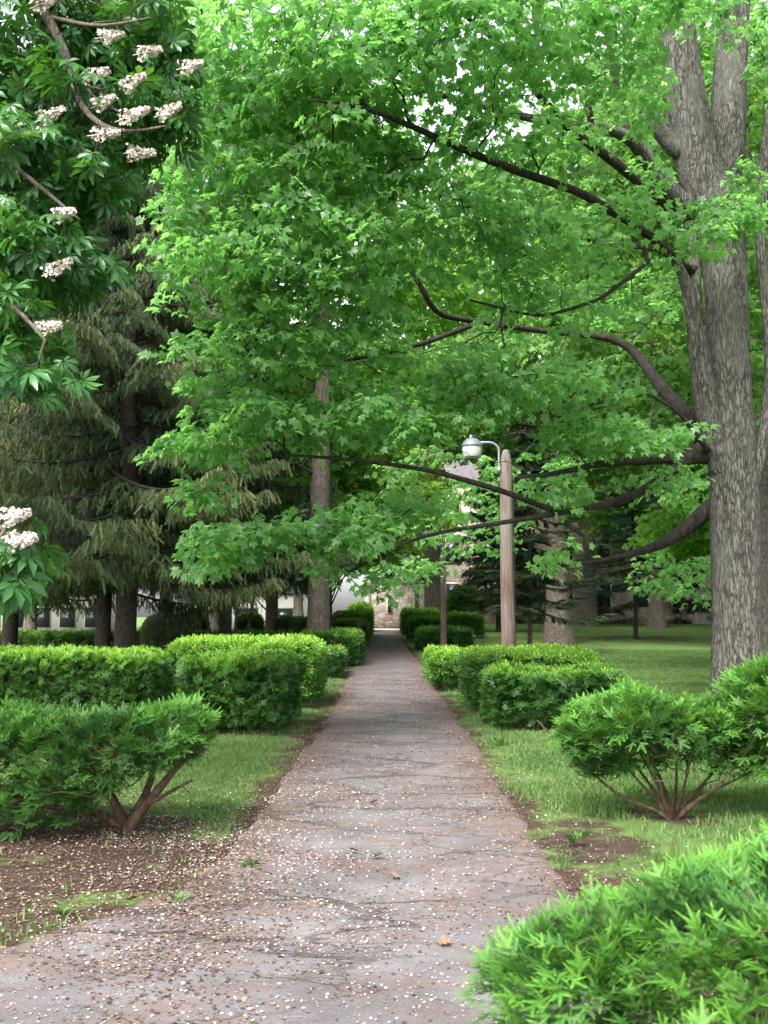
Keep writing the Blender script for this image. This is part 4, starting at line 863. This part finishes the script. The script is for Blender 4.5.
# ------------------------------------------------------------------ conifers
HANG = []
def hang_template():
    r = np.random.default_rng(3); V, F = [], []
    for i in range(11):
        t = i/11; l = .16*(1-.5*t); 
        for s in (-1, 1):
            a = s*R(54+r.uniform(-16, 14)); k = len(V); x = t*.9
            V += [(x-.035, 0, 0), (x+.045, 0, 0), (x+math.cos(a)*l*1.5, math.sin(a)*l, r.uniform(-.06, .06))]; F.append((k, k+1, k+2))
    return np.array(V), np.array(F)
HT = hang_template()
def spruce(name, x, y, h, r, spread, label, seed=1, z_low=2.2, n_limb=95, mat=M_SPRUCE, hang=1.0, size=.34, group=None, low_prob=1.0, layers=True, dens=1.0, top_only=None, bark=None, curve=1.0):
    q = np.random.default_rng(seed); z0 = float(gz(x, y)); o = empty(name, (x, y, z0), label, 'tree', group); W = Bag(); Fo = Bag()
    zz = np.linspace(-.3, h, 60); rad = r*np.clip(1.0-.92*(zz/h), .03, 1)**.8; rad[0] *= 1.35; rad[1] *= 1.12
    add_tube(W, np.stack([.05*np.sin(zz*.5), .04*np.cos(zz*.6), zz], -1), rad, 20, disp=trunk_disp(seed, .03, 3, 18)); W.build('trunk', bark or M_SBARK, o, smooth=True)
    W = Bag(); PP, DD, YY = [], [], []
    for k in range(n_limb):
        zt = z_low + (h-z_low)*((k+.5)/n_limb)**1.05 + q.normal()*.12; a = k*2.399+q.normal()*.25
        Lb = spread*max(.02, 1-zt/h)**.75*q.uniform(.7, 1.12) + .3
        t = np.linspace(0, 1, 12); out = Lb*t; lk = q.uniform(.45, 1.2)
        zc = zt + curve*(-.10*Lb*np.sin(t*2.2) - .16*Lb*t + .16*Lb*t**3)
        side = .12*Lb*np.sin(t*2+k); c, s = math.cos(a), math.sin(a)
        B = np.stack([out*c-side*s, out*s+side*c, zc], -1)
        add_tube(W, B, np.linspace(.035*Lb/3+.012, .006, 12), 5)
        nl = int((14+Lb*8)*dens)
        u = q.uniform(.06, 1, nl)**.85; sgn = q.choice([-1, 1], nl); bi = u*11; i0 = np.minimum(bi.astype(int), 10); fr = (bi-i0)[:, None]
        S0 = B[i0]*(1-fr)+B[i0+1]*fr; dirb = norm(B[i0+1]-B[i0]); lat = norm(np.cross(dirb, (0, 0, 1)))*sgn[:, None]
        Ll = (.25+.24*Lb*(1-np.abs(u-.55)))*q.uniform(.5, 1.1, nl)
        m = 7
        for j in range(m):
            tt = (j+q.uniform(.2, .9, nl))/m
            pos = S0 + (lat*.85+dirb*.5)*(Ll*tt)[:, None] + np.array((0, 0, -1.))*(hang*.35*Ll*tt**2)[:, None]
            dn = norm(np.stack([q.normal(size=nl)*.36, q.normal(size=nl)*.36, -np.ones(nl)], -1)*hang + (lat*.8+dirb*.5)*(1.25-hang*.85))
            PP.append(pos); DD.append(dn); YY.append(np.clip((.02+1.0*u**1.3)*lk*q.uniform(.25, 1.2, nl), 0, 1))
    PP, DD, YY = map(np.concatenate, (PP, DD, YY)); n = len(PP)
    put(Fo, HT, PP, DD, rdir(n, 0, q) if hang > .6 else rdir(n, 1.5, q), size*q.uniform(.6, 1.5, n), YY)
    W.build('boughs', M_LIMB, o); Fo.build('needles', mat, o); return o
spruce('norway_spruce', fx(125, 26.5), 26.5, 24, .29, 4.9, 'tall drooping spruce with olive brown hanging sprays at left', 51, z_low=2.9, n_limb=170, size=.30, dens=1.7)
spruce('norway_spruce', fx(98, 29.5), 30, 19, .24, 4.4, 'second spruce with a darker trunk just left of the tall drooping one', 52, z_low=2.6, n_limb=105, size=.34, dens=1.3)
spruce('norway_spruce', fx(225, 34), 34, 18, .22, 4.6, 'dark spruce behind the tree tiers between tall spruce and bare trunk', 53, z_low=3.3, n_limb=90, size=.42, mat=M_DARKCON)
spruce('norway_spruce', fx(165, 41), 41, 22, .28, 5.2, 'tall dark spruce farther back, between the olive spruce and the maple leaf tiers', 59, z_low=3.6, n_limb=110, size=.5, mat=M_DARKCON)
spruce('norway_spruce', fx(10, 33), 33, 21, .26, 5.0, 'spruce at the left edge behind the chestnut leaves', 54, z_low=2.7, n_limb=100, size=.36, dens=1.2)
spruce('blue_spruce', fx(635, 57), 57, 11.5, .14, 3.9, 'blue spruce with pale frosted tiers on the lawn left of the big maple', 55, z_low=2.7, n_limb=60, mat=M_BLUE, hang=.05, size=.42, curve=.7, dens=1.0)
spruce('grey_conifer', fx(529, 40), 40, 9.5, .10, 3.0, 'thin dark stemmed conifer with grey green boughs beside the flared trunk', 56, z_low=1.9, n_limb=60, mat=M_DARKCON, hang=.3, size=.34)
spruce('grey_conifer', fx(500, 66), 67, 13, .2, 4.0, 'dark conifer in front of the stone building', 57, z_low=2.2, n_limb=60, mat=M_DARKCON, hang=.7, size=.5)
spruce('grey_conifer', fx(405, 79), 79, 11, .2, 3.0, 'dark conifer rising behind the low stone wall at the end of the walk', 58, z_low=3.2, n_limb=44, mat=M_DARKCON, hang=.7, size=.5)
src = None
for k, px in enumerate(range(470, 960, 27)):
    Dk = 84+3*math.sin(k*2.1); x, y = fx(px, Dk), Dk
    if px < 520: Dk += 0
    if src is None:
        src = spruce('cedar_tree', x, y, 8.2, .16, 2.3, 'one of the dark cedars in the row shading the back of the lawn', 60, z_low=.35, n_limb=75, mat=M_DARKCON, hang=.6, size=.62, group='dark cedars in a row at the back of the lawn')
        kids = [c for c in bpy.data.objects if c.parent == src]
    else:
        o = src.copy(); col.objects.link(o)
        for c in kids:
            d = c.copy(); col.objects.link(d); d.parent = o
        o.location = (x, y, float(gz(x, y))); o.rotation_euler = (0, 0, k*1.7); o.scale = (1, 1, .9+.25*math.sin(k*3.3)**2)

# ------------------------------------------------------------------ horse chestnut reaching in from the left
x, y = -4.6, 7.6
hc = empty('horse_chestnut_tree', (x, y, 0), 'dark leaved horse chestnut with cream flower spikes reaching in at top left', 'tree')
sk3 = Skel(.16)
sk3.poly([(x, y, -.1, .34), (x, y, 1, .28), (x, y, 3, .25), (x+.1, y, 5, .2), (x, y, 7.5, .12), (x, y, 9, .06)])
sk3.poly([(x, y, 4.6, .1)] + pxp([(-120, 40, 7.8, .08), (-40, -60, 7.8, .06), (37, -5, 7.8, .045), (60, 42, 7.8, .036), (75, 70, 7.8, .032), (72, 92, 7.7, .03), (84, 110, 7.6, .026), (98, 128, 7.5, .02), (130, 135, 7.4, .014), (165, 126, 7.3, .008)]))
sk3.poly(pxp([(77, 74, 7.8, .018), (92, 100, 7.7, .012), (120, 112, 7.6, .008)])); sk3.poly(pxp([(62, 20, 7.8, .02), (98, 28, 7.6, .014), (150, 18, 7.4, .008)]))
sk3.poly([(x, y, 3.6, .08)] + pxp([(-150, 250, 7.4, .06), (-60, 280, 7.2, .04), (10, 300, 7, .02), (45, 340, 6.8, .01)]))
sk3.poly([(x, y, 4.2, .08)] + pxp([(-150, 150, 7.6, .06), (-40, 130, 7.6, .04), (20, 170, 7.5, .02), (80, 220, 7.4, .01)]))
sk3.poly([(x, y, 2.4, .06)] + pxp([(-140, 460, 6.6, .045), (-50, 500, 6.0, .025), (5, 530, 5.6, .014)]))
lobes = []
for a in [(70, 30, 8.2, .5, .9, .4, 48), (140, 40, 8.4, .5, .8, .35, 42), (20, 90, 8.4, .45, .9, .4, 36), (100, 110, 8.2, .55, .8, .3, 48), (165, 105, 8.2, .25, .4, .2, 12), (40, 170, 8, .5, .8, .35, 50), (100, 175, 8, .25, .6, .25, 12), (30, 250, 7.8, .4, .7, .3, 36), (75, 262, 7.8, .2, .5, .18, 8),
          (15, 310, 7.2, .3, .6, .2, 20), (20, 365, 6.8, .22, .4, .12, 9), (-80, 120, 8, .7, 1.2, .9, 34), (-80, 300, 7.4, .7, 1.0, .7, 40), (60, -60, 8.3, 1.2, 1.2, .5, 50), (2, 560, 5.7, .13, .25, .16, 9), (-60, 560, 6, .4, .5, .3, 14), (-350, 0, 8, 1.6, 2, 1.6, 60), (-300, 250, 8, 1.3, 2, 1.2, 50), (-500, 100, 9, 1.5, 1.5, 2, 30)]: lb(*a)
e3 = sk3.grow(lobe_points(lobes, 9), up=.15); sk3.finish(.0045, 2.3); big, small = Bag(), Bag(); split_tubes(sk3, big, small, .1)
big.build('trunk', M_BARK2, hc, smooth=True, local=(x, y, 0)); small.build('limbs', barkmat('chestnut_twig', (.03, .024, .02), (.09, .075, .06), (.16, .13, .11), 14, .4, .4), hc, smooth=True, local=(x, y, 0))
lf = Bag(); sprays(lf, CHEST, e3, sk3, 6, .20, .175, 12, flat=.5, droop=.7, tilt=.4); lf.build('crown', M_CHEST, hc, local=(x, y, 0))
q = np.random.default_rng(8)
def panicle(px, py, D, L=.24, ang=None):
    c = at(px, py, D); d = norm(np.array((1, -.1, .25 + q.normal()*.2)) if ang is None else np.array(ang)); b = Bag(); n = 150
    t = q.random(n)**.8; rr = .070*(1-.75*t)*np.sqrt(q.uniform(.2, 1, n)); a = q.uniform(0, 6.283, n)
    u = norm(np.cross(d, (0, 0, 1))); v = np.cross(d, u); rad_ = np.cos(a)[:, None]*u+np.sin(a)[:, None]*v
    Pp = c + d*((t-.45)*L)[:, None] + rad_*rr[:, None]
    tmf = kites([(0, 1, .45, .6), (72, 1, .45, .6), (144, 1, .45, .6), (216, 1, .45, .6), (288, 1, .45, .6)], .3, -.3)
    put(b, tmf, Pp, rdir(n, 0, q), norm(rad_+q.normal(size=(n, 3))*.3), .013*q.uniform(.8, 1.3, n), 0)
    add_tube(b, [c-d*.6*L, c, c+d*.5*L], [.004, .0035, .001], 4)
    b.build('flower_cluster', M_FLOWER, hc, local=(x, y, 0))
for a in [(35, 133, 7.5), (62, 214, 7.3), (57, 268, 7.1), (48, 327, 6.9), (133, 82, 7.5), (133, 115, 7.3), (168, 111, 7.3), (104, 134, 7.4), (14, 516, 5.6), (20, 540, 5.5), (110, 36, 7.6), (148, 52, 7.6), (190, 66, 7.6), (140, 153, 7.5), (96, 74, 7.6), (50, 115, 7.5), (45, 2, 7.5), (104, 102, 7.6)]:
    panicle(*a, L=q.uniform(.17, .25) if a[2] > 6 else .17)

# ------------------------------------------------------------------ grass, petals, litter
def blades(n, regions, seed, hmin=.03, hmax=.075, wid=.004):
    q = np.random.default_rng(seed); A = np.array([(x1-x0)*(y1-y0)*k for x0, x1, y0, y1, k in regions]); kk = q.choice(len(regions), n, p=A/A.sum()); Rg = np.array(regions)[kk]
    X = Rg[:, 0]+(Rg[:, 1]-Rg[:, 0])*q.random(n); Y = Rg[:, 2]+(Rg[:, 3]-Rg[:, 2])*q.random(n)
    el_, er_ = edge_l(Y), edge_r(Y); outp = (X < el_-.02) | (X > er_+.02)
    Pn = np.stack([X, Y, 0*X], -1); dd = dirt(X, Y) + .38*N2(Pn, 1.6)+.2*N1(Pn, 5)
    keep = outp & (q.random(n) > np.clip((dd+.05)*1.7, 0, .985)); X, Y = X[keep], Y[keep]; n = len(X)
    off = np.clip((np.abs(X-pathc(Y))-1.15)/.8, 0, 1); Pn = np.stack([X, Y, 0*X], -1); Z = gz(X, Y)-.02+off*(.025*N1(Pn, .9)+.012*N2(Pn, 4)+.02)-.004
    P = np.stack([X, Y, Z], -1); h = q.uniform(hmin*.7, hmax*.85, n)*(1+.5*N3(P, 2.)); h = np.clip(h, .015, .2); a = q.uniform(0, 6.283, n); u = np.stack([np.cos(a), np.sin(a), 0*a], -1)
    le = q.normal(size=(n, 3))*.4; le[:, 2] = 0; w_ = wid*(1+Y/14)[:, None]
    mid = P+le*h[:, None]*.35+np.array((0, 0, .6))*h[:, None]; tip = P+le*h[:, None]*1.0+np.array((0, 0, 1.))*h[:, None]
    V = np.stack([P-u*w_, P+u*w_, mid+u*w_*.7, mid-u*w_*.7, tip], 1).reshape(-1, 3); i = (np.arange(n)*5)[:, None]
    t = np.repeat(np.clip(.5+.35*N1(P, 1.2)+q.normal(size=n)*.2, 0, 1), 5)
    o = mesh('grass', V, [i+np.array((0, 1, 2, 3)), i+np.array((3, 2, 4))], M_GRASS, tint=t); return o
g = blades(330000, [(-3.2, -1.0, 4.5, 12, 2.2), (1.0, 4.5, 4.5, 12, 3.0), (-2.6, -1.0, 12, 32, 1.2), (1.0, 2.2, 12, 32, 1.4), (2, 9, 12, 24, .9), (4, 16, 24, 44, .3)], 3)
tag(g, 'short rough grass on both verges of the walk and on the lawn', 'grass', kind='stuff')

def scatter(name, n, fn, m, smin, smax, seed, label, cat, curlz=.3, aspect=.7):
    q = np.random.default_rng(seed); X, Y = fn(q, n); n = len(X)
    onp = (X > edge_l(Y)+.03) & (X < edge_r(Y)-.03); Pn = np.stack([X, Y, 0*X], -1)
    Z = np.where(onp, gz(X, Y)+.012+.010*N1(Pn, 1.1)+.004*N3(Pn, 3.5), gz(X, Y)-.02+np.clip((np.abs(X-pathc(Y))-1.15)/.8, 0, 1)*(.025*N1(Pn, .9)+.012*N2(Pn, 4)+.02)) + .004
    Z = np.where(onp, Z, Z+.006)
    b = Bag(); tm = (np.array([(-.5, 0, .0), (-.1, -.38, .12), (.35, -.32, .1), (.5, 0, .2), (.3, .34, .16), (-.15, .38, .05), (0, 0, -.02)])*np.array((1, aspect/.7, curlz*2.4)), np.array([(0, 1, 6), (1, 2, 6), (2, 3, 6), (3, 4, 6), (4, 5, 6), (5, 0, 6)]))
    put(b, tm, np.stack([X, Y, Z], -1), rdir(n, 0, q)*np.array((1, 1, .12)), norm(np.stack([q.normal(size=n)*.25, q.normal(size=n)*.25, np.ones(n)], -1)), q.uniform(smin, smax, n)*q.choice([.7, 1, 1.3], n), q.random(n))
    return tag(b.build(name, m), label, cat, kind='stuff')
def pet(q, n):
    Y = 3.2+ (q.random(n)**1.5)*26; X = q.normal(size=n)*1.35 - .25; k = q.random(n) < .42; Y[k] = q.normal(size=k.sum())*1.7+7.3; X[k] = q.normal(size=k.sum())*1.15-1.45
    Pn = np.stack([X, Y, 0*X], -1); cl = .5+.5*N1(Pn, 2.3)+.35*N2(Pn, 5); k = (q.random(n) < np.clip(cl, .12, 1)) & (Y > 2.5); return X[k], Y[k]
scatter('fallen_petals', 52000, pet, M_PETAL, .007, .016, 4, 'pale pink petals scattered over the walk and the soil', 'petals')
def lit(q, n):
    Y = 3+(q.random(n)**1.4)*24; X = q.uniform(-1.3, 1.3, n); k = q.random(n) < .62; X[k] = np.sign(q.normal(size=k.sum()))*(1.1+q.normal(size=k.sum())*.22); k = q.random(n) < .25; X[k] = q.normal(size=k.sum())*.9-2.4; Y[k] = q.normal(size=k.sum())*1.8+6.6
    Pn = np.stack([X, Y, 0*X], -1); c = N1(Pn, 1.1)+.5*N2(Pn, 3.1); k = q.random(n) < np.clip(.45+.7*c, .05, 1); return X[k], Y[k]
scatter('leaf_litter', 95000, lit, M_LITTER, .006, .022, 6, 'small brown dry leaf and bud litter on the walk and soil', 'leaf litter')
# a few whole dead leaves
q = np.random.default_rng(77)
for i, (px, py) in enumerate([(375, 852), (395, 872), (355, 846), (372, 800), (445, 935), (640, 905), (130, 893)]):
    D = 1600/(py-615+.01); D = min(D, 9); p = at(px, py, D)
    if i == 5: continue
    b = Bag(); put(b, kites([(0, 1, .3, .5), (50, .8, .24, .5), (-50, .8, .24, .5), (108, .5, .2, .5), (-108, .5, .2, .5)], .6, -.4), np.array([(0, 0, .022)]), np.array([(math.cos(i*2), math.sin(i*2), .1)]), np.array([(.2*math.sin(i), .2, 1.)]), .06, .8+.1*q.random())
    o = b.build('dead_leaf', M_LITTER); o.location = (p[0], D, float(gz(p[0], D))); tag(o, ['curled brown leaf lying in the middle of the walk', 'curled brown leaf just below the middle of the walk', 'brown leaf left of the middle leaves on the walk', 'brown leaf higher up the walk near the first shrubs', 'brown leaf lying on the near part of the walk', '', 'dry brown leaf on the soil by the left shrub'][i], 'leaf', 'dead leaves on the ground')
for i, (px, py, lab) in enumerate([(162, 826, 'small green seedling at the foot of the forked shrub'), (60, 905, 'low green weed on the bare soil at lower left'), (250, 860, 'green sprout by the left edge of the walk'), (487, 722, 'leafy weed clump at the foot of the nearest right hedge'), (500, 742, 'second leafy weed in front of the nearest right hedge'), (578, 838, 'grassy tuft under the spreading shrub'), (180, 893, 'small weed on the near left edge of the walk')]):
    D = 1600/(py-615); p = at(px, py, D); z0 = float(gz(p[0], D)); b = Bag(); n = 14; a = q.uniform(0, 6.283, n); h = .10 if i in (3, 4, 5) else .06
    put(b, (KITE1[0]*np.array((1, .6, 1)), KITE1[1]), np.stack([np.cos(a)*.02, np.sin(a)*.02, q.uniform(0, h*.5, n)], -1), np.stack([np.cos(a), np.sin(a), q.uniform(.4, 1.6, n)], -1), np.tile((0, 0, 1.), (n, 1))+q.normal(size=(n, 3))*.3, h*q.uniform(.6, 1.2, n), q.random(n))
    o = b.build('weed', M_GRASS); o.location = (p[0], D, z0); tag(o, lab, 'weed', 'weeds along the walk')
print('tris total', sum(len(o.data.polygons) for o in bpy.data.objects if o.type == 'MESH'))
